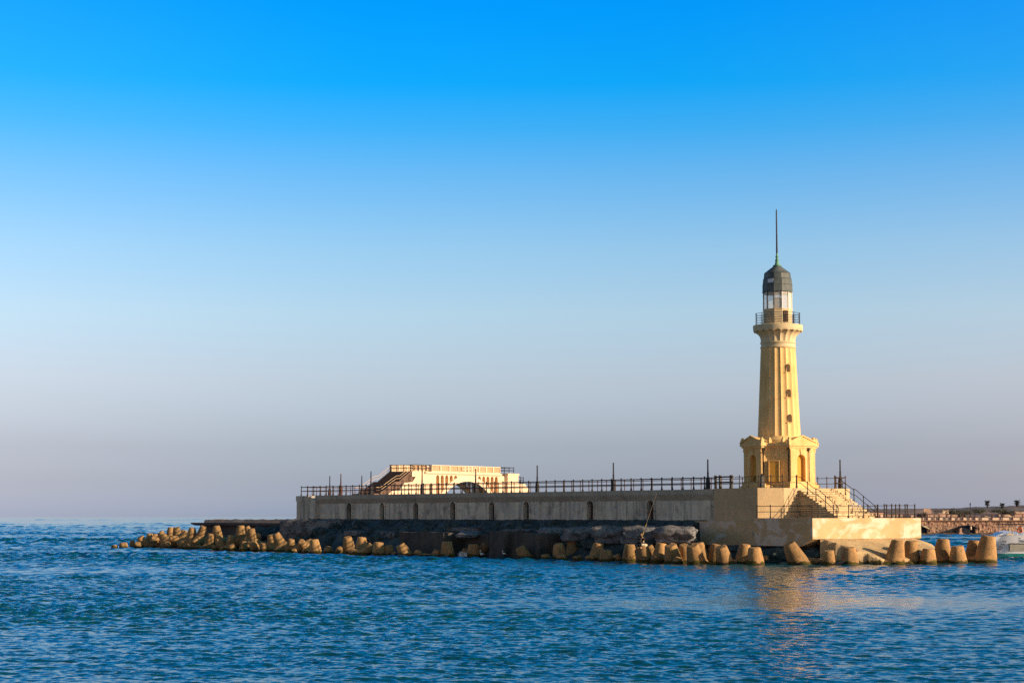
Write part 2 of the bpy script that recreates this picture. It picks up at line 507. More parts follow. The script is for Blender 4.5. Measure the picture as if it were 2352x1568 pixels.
def stone_cells(m, scale, dark, amt):
    n = m.node_tree
    b = n.nodes['Principled BSDF']
    src = b.inputs['Base Color'].links[0].from_socket
    tcn = n.nodes.new('ShaderNodeTexCoord')
    mp = mapped(n, tcn.outputs['Object'], (scale, scale, scale * 1.25))
    v1 = n.nodes.new('ShaderNodeTexVoronoi')
    v1.inputs['Scale'].default_value = 1.0
    n.links.new(mp, v1.inputs['Vector'])
    sp = n.nodes.new('ShaderNodeSeparateXYZ')
    n.links.new(v1.outputs['Color'], sp.inputs[0])
    r1 = rampnode(n, [(0.0, (1 - amt,) * 3), (0.6, (1, 1, 1)), (1.0, (1 + amt * 0.6,) * 3)])
    n.links.new(sp.outputs['X'], r1.inputs[0])
    c1 = mixc(n, 1.0, src, r1.outputs[0], 'MULTIPLY')
    v2 = n.nodes.new('ShaderNodeTexVoronoi')
    v2.feature = 'DISTANCE_TO_EDGE'
    n.links.new(mp, v2.inputs['Vector'])
    r2 = rampnode(n, [(0.03, (1, 1, 1)), (0.10, (0, 0, 0))])
    n.links.new(v2.outputs['Distance'], r2.inputs[0])
    n.links.new(mixc(n, r2.outputs[0], c1, dark), b.inputs['Base Color'])
stone_cells(M['quay'], 2.3, (0.16, 0.09, 0.07), 0.5)
M['parapet'] = rough_mat('pale quay parapet', (0.88, 0.70, 0.55), (0.80, 0.62, 0.48), (0.9, 0.74, 0.6), 0.2, 0.2, (0.7, 0.53, 0.40), 0.1)
M['coping'] = rough_mat('brown quay coping', (0.30, 0.19, 0.145), (0.24, 0.15, 0.12), (0.34, 0.22, 0.17), 0.4, 0.0, None, 0.2)
M['quayrail'] = plain('purple brown quay rail', (0.10, 0.045, 0.06), 0.7)
M['mud'] = rough_mat('rubble shore', (0.17, 0.125, 0.10), (0.09, 0.07, 0.06), (0.28, 0.2, 0.15), 0.5, 0.0, None, 0.9, 2.0)
M['hill'] = rough_mat('dusty hillside', (0.30, 0.21, 0.165), (0.09, 0.09, 0.09), (0.42, 0.30, 0.23), 0.10, 0.0, None, 0.6, 0.8,
                      patch=dict(scale=(0.045, 0.02, 0.1), col=(0.10, 0.105, 0.115), lo=0.47, hi=0.6, amt=0.85))
M['paleboulder'] = rough_mat('pale shore rock', (0.52, 0.38, 0.27), (0.3, 0.21, 0.16), (0.62, 0.47, 0.34), 1.2, 0.0, None, 0.6, 3.0)
M['pinkwall'] = rough_mat('pinkish shore masonry', (0.58, 0.39, 0.30), (0.42, 0.28, 0.22), (0.66, 0.46, 0.36), 0.6, 0.2, (0.35, 0.22, 0.18), 0.3)
M['hutwhite'] = rough_mat('cream hut render', (0.7, 0.56, 0.42), (0.6, 0.46, 0.34), (0.74, 0.6, 0.46), 0.6, 0.2, (0.5, 0.38, 0.28), 0.1)
M['leaf'] = plain('dusty leaves', (0.085, 0.095, 0.06), 0.8, 0.0, 0.45, 0.7)
M['palm'] = plain('palm fronds', (0.04, 0.05, 0.045), 0.8, 0.0, 0.4, 0.7)
M['bark'] = plain('bark', (0.08, 0.06, 0.05), 0.9, 0.0, 0.4, 2.0)
M['shadeblue'] = plain('dark blue hood and inner shade', (0.012, 0.022, 0.05), 0.8, 0.0, 0.3, 1.0)  # shelter hoods, and the shade inside them as a dark colour

# glass of the lantern: mostly clear, mixed with a pale colour
mg, ng, bgls = newmat('lantern glass')
bgls.inputs['Base Color'].default_value = (0.9, 0.94, 0.92, 1)
bgls.inputs['Roughness'].default_value = 0.05
bgls.inputs['Alpha'].default_value = 0.22
bgls.inputs['Specular IOR Level'].default_value = 0.6
M['glass'] = mg

# sea water
mw, nw, bw = newmat('sea water')
tcw = nw.nodes.new('ShaderNodeTexCoord')
ow = tcw.outputs['Object']
big = noisenode(nw, mapped(nw, ow, (0.010, 0.022, 1)), 1.0, 4, 0.6)
rw = rampnode(nw, [(0.35, (0.002, 0.075, 0.110)), (0.65, (0.003, 0.098, 0.135))])
nw.links.new(big.outputs['Fac'], rw.inputs[0])
nw.links.new(rw.outputs[0], bw.inputs['Base Color'])
bw.inputs['IOR'].default_value = 1.27
bw.inputs['Roughness'].default_value = 0.09
def ripple(scale, sx, sy, detail):
    return noisenode(nw, mapped(nw, ow, (sx, sy, 1)), scale, detail, 0.6)
hsum = None
for scl, amp in ((0.35, 1.9), (1.1, 0.75), (3.2, 0.30), (8.0, 0.09)):
    t = ripple(scl, 0.75, 1.6, 3)
    mm = nw.nodes.new('ShaderNodeMath')
    mm.operation = 'MULTIPLY_ADD'
    mm.inputs[1].default_value = amp
    mm.inputs[2].default_value = 0.0
    nw.links.new(t.outputs['Fac'], mm.inputs[0])
    if hsum:
        nw.links.new(hsum, mm.inputs[2])
    hsum = mm.outputs[0]
bpw = nw.nodes.new('ShaderNodeBump')
bpw.inputs['Strength'].default_value = 1.0
bpw.inputs['Distance'].default_value = 0.05
nw.links.new(hsum, bpw.inputs['Height'])
nw.links.new(bpw.outputs[0], bw.inputs['Normal'])
M['water'] = mw

# ------------------------------------------------------------------ the sea: one disc to the horizon with real waves
def build_sea():
    fine = np.radians(np.linspace(-20, 20, 760))
    left = np.radians(np.concatenate([np.linspace(-180, -45, 40, endpoint=False), np.linspace(-45, -20, 90, endpoint=False)]))
    right = -left[::-1][:-1]
    ang = np.concatenate([left, fine, right])
    rr = [2.0]
    while rr[-1] < 3700:
        r = rr[-1]
        k = 0.03 if r < 38 else (0.0015 if r < 230 else (0.002 if r < 620 else (0.0028 if r < 1500 else 0.004)))
        rr.append(r * (1 + k))
    rr[-1] = 3700.0
    rr = np.array(rr)
    A, RRR = np.meshgrid(ang, rr)
    X, Y = RRR * np.sin(A), RRR * np.cos(A)
    rng = np.random.default_rng(3)
    Z = np.zeros_like(X)
    wind = math.radians(200)          # travelling direction of the chop
    cell = np.where(RRR < 38, RRR * 0.03, np.where(RRR < 230, RRR * 0.0015, np.where(RRR < 620, RRR * 0.002, np.where(RRR < 1500, RRR * 0.0028, RRR * 0.004))))
    # patches of stronger and weaker chop
    gust = np.zeros_like(X)
    for i in range(10):
        l = rng.uniform(18, 70)
        th = rng.uniform(0, 2 * PI)
        gust += np.cos((X * math.cos(th) * 0.6 + Y * math.sin(th)) * 2 * PI / l + rng.uniform(0, 6.28))
    gust = 1 + 0.13 * gust
    def chop(n, l0, l1, slope, spread, near, far, calm=1.0):
        for i in range(n):
            lam = math.exp(rng.uniform(math.log(l0), math.log(l1)))
            th = wind + rng.normal(0, spread)
            k = 2 * PI / lam
            amp = slope * math.sqrt(2.0 / n) / k * rng.uniform(0.6, 1.3)
            w1 = np.clip((lam / cell[:, 0] - 2.0) / 1.5, 0, 1)
            w1 = w1 * np.clip((rr - near) / (near * 0.4 + 1), 0, 1) * np.clip((far - rr) / (far * 0.3), 0, 1)
            w1 = w1 * (calm + (1 - calm) * np.clip((rr - 50) / 55, 0, 1))
            rows = np.nonzero(w1 > 0)[0]
            if len(rows) == 0:
                continue
            a, b = rows[0], rows[-1] + 1
            phs = (X[a:b] * math.sin(th) + Y[a:b] * math.cos(th)) * k + rng.uniform(0, 6.28)
            Z[a:b] += amp * w1[a:b, None] * (np.cos(phs) + 0.22 * np.cos(2 * phs))
    chop(140, 0.15, 0.58, 0.25, 0.40, 0.0, 330, 0.58)
    chop(60, 0.5, 1.2, 0.22, 0.42, 55, 260)
    chop(20, 0.8, 3.5, 0.045, 0.5, 0.0, 500)
    chop(50, 1.0, 3.0, 0.19, 0.5, 110, 420)
    chop(60, 1.8, 4.6, 0.20, 0.5, 200, 1100)
    chop(60, 4.2, 9.0, 0.14, 0.5, 480, 2200)
    chop(60, 8.0, 22.0, 0.07, 0.5, 1000, 9000)
    # calmer water in the lee of the landing stage
    gust *= 1 - 0.62 * np.exp(-((X - 15) / 10) ** 2 - ((Y - 105) / 55) ** 2)
    Z *= gust
    Z *= np.clip(RRR / 12, 0, 1)
    nr, na = X.shape
    co = np.stack([X, Y, Z], -1).reshape(-1, 3)
    idx = np.arange(nr * na).reshape(nr, na)
    a = idx[:-1, :]
    b = np.roll(idx, -1, 1)[:-1, :]
    c = np.roll(idx, -1, 1)[1:, :]
    d = idx[1:, :]
    quads = np.stack([a, d, c, b], -1).reshape(-1, 4)
    me = bpy.data.meshes.new('sea')
    me.vertices.add(len(co))
    me.vertices.foreach_set('co', co.astype(np.float32).ravel())
    me.loops.add(quads.size)
    me.loops.foreach_set('vertex_index', quads.astype(np.int32).ravel())
    me.polygons.add(len(quads))
    me.polygons.foreach_set('loop_start', (np.arange(len(quads)) * 4).astype(np.int32))
    me.polygons.foreach_set('loop_total', np.full(len(quads), 4, np.int32))
    me.polygons.foreach_set('use_smooth', np.ones(len(quads), bool))
    me.update()
    o = link_mesh('sea', me, M['water'])
    tag(o, 'blue rippled sea in front of and beyond the pier', None, None, 'structure')
    return o
build_sea()

# ------------------------------------------------------------------ rough rocks and blocks
def rough_blob(size, seed, amp=0.16, sub=3, boxy=0.0, freq=1.0):
    bm = bmesh.new()
    bmesh.ops.create_icosphere(bm, subdivisions=sub, radius=1.0)
    off = Vector((seed * 3.7, seed * 1.3, seed * 7.1))
    for v in bm.verts:
        p = v.co.copy()
        if boxy:
            m = max(abs(p.x), abs(p.y), abs(p.z))
            p = p.lerp(p / m, boxy)
        d = noise.fractal(p * 1.3 * freq + off, 0.9, 2.0, 4)
        p *= 1 + amp * d * 1.6
        v.co = Vector((p.x * size[0] / 2, p.y * size[1] / 2, p.z * size[2] / 2))
    mb = MB()
    bm.verts.index_update()
    mb.v = [tuple(v.co) for v in bm.verts]
    mb.f = [tuple(v.index for v in f.verts) for f in bm.faces]
    bm.free()
    return mb

def rough_box(size, seed, amp=0.035, n=8):
    bm = bmesh.new()
    bmesh.ops.create_cube(bm, size=1.0)
    bmesh.ops.subdivide_edges(bm, edges=bm.edges[:], cuts=n, use_grid_fill=True)
    off = Vector((seed * 2.7, seed * 5.3, seed))
    for v in bm.verts:
        p = Vector((v.co.x * size[0], v.co.y * size[1], v.co.z * size[2]))
        edge = sum(1 for c in v.co if abs(c) > 0.49)
        nz = noise.noise_vector(p * 0.9 + off) * amp + noise.noise_vector(p * 3.1 + off) * amp * 0.5
        p += nz * (1.0 + 0.9 * (edge - 1))
        if edge >= 2:
            p *= 1 - 0.012 * edge * abs(noise.noise(p * 2 + off))
        v.co = p
    mb = MB()
    bm.verts.index_update()
    mb.v = [tuple(v.co) for v in bm.verts]
    mb.f = [tuple(v.index for v in f.verts) for f in bm.faces]
    bm.free()
    return mb

# ------------------------------------------------------------------ the pier
WF = 0.75                                   # the wall's own face; copings and end blocks stand at y = 0.4
ZT = 5.93
PORG = (-44.0, 5.5, 0.0)
pier = pthing('pier', 'long grey brown stone pier wall with arched niches under the lighthouse', 'pier', PORG)
nich_px = [802.4, 877.8, 955.5, 1040.4, 1130.0, 1209.0, 1356.0, 1494.0]
nich_x = [on_wall(x, 1170, WF).x for x in nich_px]
NW, NS, NB = 0.46, 4.62, 3.2
wb = MB()
XL, XR = -81.4, -11.8
ops = [(x, NW, 2.0, NS) for x in nich_x]
wb.arch_wall(XL + 4.2, XR, 0.0, 5.02, WF, WF + 0.55, ops)
wb.box(XL + 0.02, XR, WF + 0.55, 10.63, 0.0, ZT - 0.02)
part('wall', wb, M['wall'], pier, PORG)
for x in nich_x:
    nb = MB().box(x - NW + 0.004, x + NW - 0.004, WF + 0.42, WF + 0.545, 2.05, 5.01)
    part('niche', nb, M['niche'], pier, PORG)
    # raised arch moulding round the niche
    am = MB()
    seg = 12
    for i in range(seg):
        a0, a1 = PI * i / seg, PI * (i + 1) / seg
        q = []
        for yy in (WF - 0.05, WF + 0.02):
            for (a, r) in ((a0, NW + 0.0), (a1, NW + 0.0), (a1, NW + 0.16), (a0, NW + 0.16)):
                q.append((x - r * math.cos(a), yy, NS + r * math.sin(a)))
        am.add(q, [(0, 1, 2, 3), (7, 6, 5, 4), (3, 2, 6, 7), (0, 4, 5, 1)])
    for sx in (-1, 1):
        xa, xb = sorted((x + sx * NW, x + sx * (NW + 0.16)))
        am.box(xa, xb, WF - 0.05, WF + 0.02, 2.6, NS)
    part('arch_moulding', am, M['wall'], pier, PORG)
cb = MB()
# coping: overhangs outwards from the wall face, in cast lengths with thin joints
xs = XL + 4.22
k = 0
while xs < XR - 0.05:
    xe = min(xs + 4.6 + 0.6 * math.sin(k * 2.1), XR - 0.02)
    cb.slab([(WF + 0.5, 5.024), (WF - 0.02, 5.024), (0.42, 5.50), (0.40, 5.56), (0.36, ZT), (1.5, ZT)], xs, xe - 0.03, 'x')
    xs = xe
    k += 1
cb.box(XL + 4.25, XR - 0.03, 1.5, 10.6, ZT - 0.3, ZT)
part('coping', cb, M['cornice'], pier, PORG)
YE0, YE1 = on_end(1801, 1118).y, on_end(1947, 1117).y
YS0, YS1 = on_end(1834, 1118).y, on_end(1924, 1118).y
# end blocks: the lighthouse platform with chamfered corners, and the far bastion
pb = MB()
pb.prism([(-11.78, 0.40), (-6.55, 0.40), (XE, YE0), (XE, YE1), (-6.9, 11.3), (-11.78, 11.3)], 0.0, ZT + 0.045)
part('lighthouse_platform', pb, M['plat'], pier, PORG)
eb = MB()
eb.prism([(-81.35, 0.42), (-77.2, 0.42), (-77.2, 10.6), (-81.35, 10.6)], 0.0, 5.30)
eb.prism([(-81.42, 0.36), (-78.6, 0.36), (-78.6, 10.62), (-81.42, 10.62)], 5.30, ZT - 0.02)
eb.slab([(-77.2, 5.30), (-78.6, 5.30), (-78.6, ZT - 0.02)], 0.5, 10.6, 'y')
part('end_bastion', eb, M['wall'], pier, PORG)
# vertical seam pilaster in the middle of the wall
sp_x = on_wall(1237, 1170, WF).x
sb = MB().box(sp_x - 0.5, sp_x + 0.25, WF - 0.09, WF + 0.02, 2.4, 5.02)
part('pilaster', sb, M['wall'], pier, PORG)

# landing stage in front of the platform, with the patched sunny end
SORG = (-6.8, 6.1, 0.0)
stage = pthing('landing_stage', 'low concrete landing stage with sunlit patchy end wall below the steps', 'landing stage', SORG)
sg = MB()
sg.prism([(-13.7, 0.0), (-6.6, 0.0), (-6.6, 0.38), (-13.7, 0.38)], 1.35, 3.30)
sg.prism([(-6.6, 0.0), (-1.3, 0.0), (-1.3, 12.31), (-6.6, 12.31)], 1.35, 3.55)
sg.slab([(-1.3, 1.35), (0.0, 1.93), (0.0, 3.55), (-1.3, 3.55)], 0.0, 12.31, 'y')
part('deck_block', sg, M['stage'], stage, SORG)
ft = MB()
ft.prism([(-13.2, 0.9), (-0.9, 0.9), (-0.9, 12.0), (-13.2, 12.0)], -1.5, 1.35)
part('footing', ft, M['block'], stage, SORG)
# ragged apron of concrete spreading from the sunny end
def apron():
    mb = MB()
    nx, ny = 26, 60
    pts = {}
    for i in range(nx + 1):
        for j in range(ny + 1):
            u, v = i / nx, j / ny
            y = 0.15 + v * 13.3
            ext = 4.6 - 1.2 * v + 0.25 * math.sin(v * 17) 
            x = 0.02 + u * ext
            z = 1.98 - 0.1 * v - 1.55 * (u ** 1.15) + 0.10 * noise.noise(Vector((x * 0.9, y * 0.7, 3))) * u
            if v > 0.86:
                z -= (v - 0.86) * 6.0 * (0.5 + u)
            # broken left edge: the slab is undercut there
            lim = 0.05 + 0.16 * u + 0.035 * noise.noise(Vector((u * 9, 0, 5)))
            if v < lim:
                y = 0.15 + lim * 13.3 + (v - lim) * 1.2
                z -= (lim - v) * 16
            pts[i, j] = (x, y, z)
    vs = [pts[i, j] for i in range(nx + 1) for j in range(ny + 1)]
    fs = []
    for i in range(nx):
        for j in range(ny):
            a = i * (ny + 1) + j
            fs.append((a, a + ny + 1, a + ny + 2, a + 1))
    top = len(vs)
    vs2 = [(p[0], p[1], -1.4) for p in vs]
    ring = [i * (ny + 1) for i in range(nx + 1)] + [nx * (ny + 1) + j for j in range(1, ny + 1)] + [i * (ny + 1) + ny for i in range(nx - 1, -1, -1)] + [j for j in range(ny - 1, 0, -1)]
    m2 = {r: top + q for q, r in enumerate(ring)}
    vs += [(vs[r][0], vs[r][1], -1.4) for r in ring]
    for q in range(len(ring)):
        a, b = ring[q], ring[(q + 1) % len(ring)]
        fs.append((a, b, m2[b], m2[a]))
    mb.add(vs, fs)
    return mb
part('apron', apron(), M['apron'], stage, SORG, 40)

# stairs
TORG = (-3.3, (YS0 + YS1) / 2, 3.55)
XB = XE + 4.2                               # foot of the stairs
stairs = pthing('stone_staircase', 'broad worn stone steps from the landing stage up to the lighthouse', 'stairs', TORG)
NSTEP = 14
rise, run = (5.975 - 3.554) / NSTEP, (XB - XE) / (NSTEP - 1)
for i in range(NSTEP - 1):
    z1 = 3.554 + rise * (i + 1)
    x1 = XB - run * i
    st = MB()
    # each step a slab with slightly broken nosing
    ys = [YS0 + (YS1 - YS0) * q / 14 for q in range(15)]
    rnd = random.Random(i * 5 + 1)
    for q in range(14):
        chip = rnd.random()
        dx = -0.10 * rnd.random() if chip > 0.82 else -0.012 * rnd.random()
        dz = -0.05 * rnd.random() if chip > 0.85 else 0
        if 5 <= q <= 12 and abs((q - 12) - (i - 11) * 0.55) < 1.1:
            dx -= 0.09 * rnd.random()
        st.box(XE + 0.01, x1 + dx, ys[q], ys[q + 1] - (0.008 if q < 13 else 0), z1 - rise + (0.034 if i else 0.002), z1 + dz)
    part('step', st, M['stair'], stairs, TORG)

# ------------------------------------------------------------------ railings and poles
def post_mesh(h, r, name='post'):
    prof = [(r * 1.9, 0), (r * 1.9, 0.05), (r * 1.25, 0.18), (r, 0.32), (r, h * 0.96), (r * 1.5, h * 0.97), (r * 1.5, h), (r * 0.5, h + 0.08)]
    return make_mesh(name, MB().lathe(prof, 8), (0, 0, 0), 40)

def railing(name, label, runs, h=1.0, spacing=1.4, levels=(0.52, 0.94), r=0.035, rr=0.028, mat='rail', group=None, posts=None, jit=0.0, seed=1):
    """runs: list of polylines in pier coordinates; posts stand along them"""
    base = runs[0][0]
    root = pthing(name, label, 'railing', base, group)
    rng = random.Random(seed)
    me = post_mesh(h, r)
    me.materials.append(M[mat])
    for pts in runs:
        pts = [Vector(p) for p in pts]
        for lv in levels:
            mb = MB()
            mb.path([p + Vector((0, 0, lv * h)) for p in pts], rr, 7)
            part('rail', mb, M[mat], root, base)
        seen = []
        for a, b in zip(pts[:-1], pts[1:]):
            L = (b - a).length
            n = max(1, round(L / spacing))
            for i in range(n + 1):
                p = a.lerp(b, i / n)
                if any((p - q).length < 0.1 for q in seen):
                    continue
                seen.append(p)
                o = bpy.data.objects.new('post', me)
                COL.objects.link(o)
                o.parent = root
                o.location = p - Vector(base)
                if jit:
                    o.rotation_euler = (rng.uniform(-jit, jit), rng.uniform(-jit, jit), 0)
    return root

railing('railing', 'long dark railing along the front edge of the pier top', [[(-12.0, 0.8, ZT), (-45, 0.8, ZT), (-81.0, 0.8, ZT)]], 1.02, 1.4, (0.5, 0.93), 0.05, 0.046, 'rail', 'railings of the pier')
railing('railing', 'rear railing on the far edge of the pier top, seen through the front one', [[(-12.0, 10.2, ZT), (-45, 10.2, ZT), (-77.0, 10.2, ZT)]], 1.14, 1.4, (0.56, 0.945), 0.04, 0.032, 'railrust', 'railings of the pier')
railing('railing', 'brown railing across the far left end of the pier top', [[(-80.9, 1.6, ZT), (-80.9, 10.0, ZT)]], 1.0, 0.55, (0.5, 0.93), 0.035, 0.03, 'railrust', 'railings of the pier')
ZP = ZT + 0.045
railing('railing', 'thin railing round the foot of the lighthouse left of the steps', [[(-11.4, 0.8, ZP), (-6.75, 0.75, ZP), (XE - 0.25, YE0 + 0.1, ZP), (XE - 0.25, YS0, ZP)]], 1.0, 1.15, (0.45, 0.92), 0.035, 0.022, 'rail', 'railings round the lighthouse')
railing('railing', 'thin railing on the platform edge right of the steps', [[(XE - 0.25, YS1, ZP), (XE - 0.25, YE1, ZP), (-7.1, 11.0, ZP), (-12.5, 11.0, ZP)]], 1.0, 1.1, (0.45, 0.92), 0.035, 0.024, 'railrust', 'railings round the lighthouse')
railing('railing', 'railing along the shaded front edge of the landing stage', [[(-6.5, 0.25, 3.55), (-0.25, 0.25, 3.55)]], 1.0, 1.5, (0.5, 0.95), 0.035, 0.025, 'rail', 'railings of the landing stage')
railing('railing', 'railing with uneven posts along the sunlit end of the landing stage', [[(-0.25, 0.9, 3.55), (-0.25, 7.6, 3.55)]], 1.0, 1.6, (0.5, 0.95), 0.035, 0.022, 'rail', 'railings of the landing stage')
railing('railing', 'uneven thick posted railing at the right corner of the landing stage', [[(-0.25, 8.3, 3.55), (-0.25, 11.9, 3.55), (-5.4, 11.9, 3.55)]], 1.06, 0.95, (0.47, 0.95), 0.05, 0.02, 'rail', 'railings of the landing stage', jit=0.02)

def stair_rail(label, y):
    base = (XB, y, 3.55)
    root = pthing('handrail', label, 'handrail', base, 'handrails of the steps')
    def zs(x):
        return 3.55 + (5.975 - 3.55) * min(1, max(0, (XB - x) / (XB - XE)))
    for lv in (0.48, 0.95):
        mb = MB().path([(XE - 0.3, y, 5.975 + lv), (XE + 0.15, y, 5.9 + lv), (XE + 1.7, y, zs(XE + 1.7) + lv), (XE + 2.1, y, zs(XE + 1.85) + lv), (XB + 0.05, y, zs(XB) + lv)], 0.026, 7)
        if lv > 0.9:
            mb.path([(XB + 0.05, y, 3.55 + lv), (XB + 0.2, y, 3.5 + lv - 0.2), (XB + 0.15, y, 3.55 + 0.48)], 0.026, 7)
        part('rail', mb, M['rail'], root, base)
    me = post_mesh(1.0, 0.036)
    me.materials.append(M['rail'])
    for x in (XE - 0.25, XE + 0.95, XE + 1.9, XE + 2.95, XB):
        o = bpy.data.objects.new('post', me)
        COL.objects.link(o)
        o.parent = root
        o.location = Vector((x, y, zs(x))) - Vector(base)
stair_rail('sloping handrail on the left, shaded side of the stone steps', YS0 + 0.08)
stair_rail('sloping handrail on the right side of the stone steps', YS1 - 0.08)

# black gate frame on the platform edge
gx0, gx1 = on_wall(1646, 1118, 0.8).x, on_wall(1686, 1118, 0.8).x
gb = (gx0, 0.62, ZP)
gate = pthing('barrier', 'thick black barrier frame on the pier edge left of the lighthouse', 'barrier', gb)
for zz in (0.5, 0.95):
    part('bar', MB().box(gx0 - 0.05, gx1 + 0.1, 0.57, 0.67, ZP + zz - 0.06, ZP + zz + 0.06), M['black'], gate, gb)
for fx in (0.04, 0.30, 0.96):
    xx = gx0 + (gx1 - gx0) * fx
    part('post', MB().box(xx - 0.075, xx + 0.075, 0.53, 0.71, ZP, ZP + 1.1), M['black'], gate, gb)
bp_ = (gx1 + 0.3, 3.0, ZP)
br = pthing('sloping_handrail', 'thin sloping handrail behind the black barrier beside the lighthouse', 'handrail', bp_)
part('rail', MB().path([(gx1 + 0.1, 3.0, ZP + 0.9), (gx1 + 2.6, 3.0, ZP + 0.12)], 0.035), M['pole'], br, bp_)
part('rail', MB().path([(gx1 + 0.1, 3.0, ZP + 0.5), (gx1 + 1.6, 3.0, ZP + 0.05)], 0.03), M['pole'], br, bp_)
part('post', MB().path([(gx1 + 0.12, 3.0, ZP), (gx1 + 0.12, 3.0, ZP + 1.0)], 0.035), M['pole'], br, bp_)

def lamp_pole(px, label, n, ztop=8.42, mat='pole'):
    x = on_wall(px, 1100, n).x
    b = (x, n, ZP if px > 1700 else ZT)
    root = pthing('bare_pole', label, 'pole', b, 'bare poles on the pier')
    part('base', MB().lathe([(0.20, b[2]), (0.20, b[2] + 0.5), (0.15, b[2] + 0.95), (0.12, b[2] + 1.0)], 10, (x, n)), M[mat], root, b)
    part('shaft', MB().lathe([(0.085, b[2] + 1.0), (0.075, b[2] + 1.35), (0.10, b[2] + 1.37), (0.065, b[2] + 1.42), (0.055, ztop - 0.05), (0.07, ztop)], 8, (x, n)), M[mat], root, b)
lamp_pole(1626, 'bare dark pole nearest the lighthouse on its left', 0.95)
lamp_pole(1409, 'bare dark pole halfway between lighthouse and cream bridge', 0.95)
lamp_pole(1234, 'bare dark pole just right of the cream bridge', 0.95)
lamp_pole(1092.5, 'bare dark pole in front of the arch of the cream bridge', 0.95, 8.3)
lamp_pole(969.5, 'bare dark pole in front of the stair wall of the cream bridge', 0.95, 8.5)
lamp_pole(852, 'tallest bare pole left of the cream bridge stairs', 0.95, 8.4)
lamp_pole(783, 'rusty bare pole, taller one of the far left pair', 0.95, 8.25, 'railrust')
lamp_pole(831, 'thin short pole just left of the tallest far left pole', 9.9, 8.3)
lamp_pole(757.5, 'leftmost bare pole on the far end of the pier', 9.9, 8.4)
lamp_pole(1930, 'bare pole on the platform right of the lighthouse', 10.0, 8.4)

# ------------------------------------------------------------------ the lighthouse
LHP = at(1791.3, 1118, 160.0)
LH = thing('lighthouse', 'tall cream lighthouse with fluted shaft, grey dome and long spire', 'lighthouse', (LHP.x, LHP.y, 0), R(31))
ZB = ZP
RP, WP = 2.82, 1.18                      # portico front distance and half width
def rot4(mb, k):
    return mb.tf(Matrix.Rotation(k * PI / 2, 4, 'Z'))
def bay_arc(g, seg=10):
    """shallow hollow curve between two porticoes, grown outwards by g"""
    a = Vector((WP, -(RP - 0.22)))
    b = Vector((RP - 0.22, -WP))
    nrm = Vector((0.7071, -0.7071))
    L = (b - a).length
    sag = 0.24
    pts = []
    for i in range(seg + 1):
        t = i / seg
        p = a.lerp(b, t) - nrm * (sag * 4 * t * (1 - t)) + nrm * g
        if g > 0:                          # stay clear of the grown portico corners
            p = Vector((max(p.x, WP + g), min(p.y, -(WP + g))))
        pts.append((p.x, p.y))
    return pts
def bay_outline(inset, r0=0.0):
    """cross-shaped plan with concave bays; inset > 0 grows it"""
    pts = []
    g = inset
    for k in range(4):
        loc = [(-WP - g, -RP - g), (WP + g, -RP - g)]
        loc += bay_arc(g)
        m = Matrix.Rotation(k * PI / 2, 2)
        for p in loc:
            q = m @ Vector(p)
            pts.append((q.x, q.y))
    return pts
ped = MB()
ped.prism(bay_outline(0.22), ZB, ZB + 0.22)
ped.prism(bay_outline(0.10), ZB + 0.22, ZB + 0.55)
part('plinth', ped, M['cream'], LH)
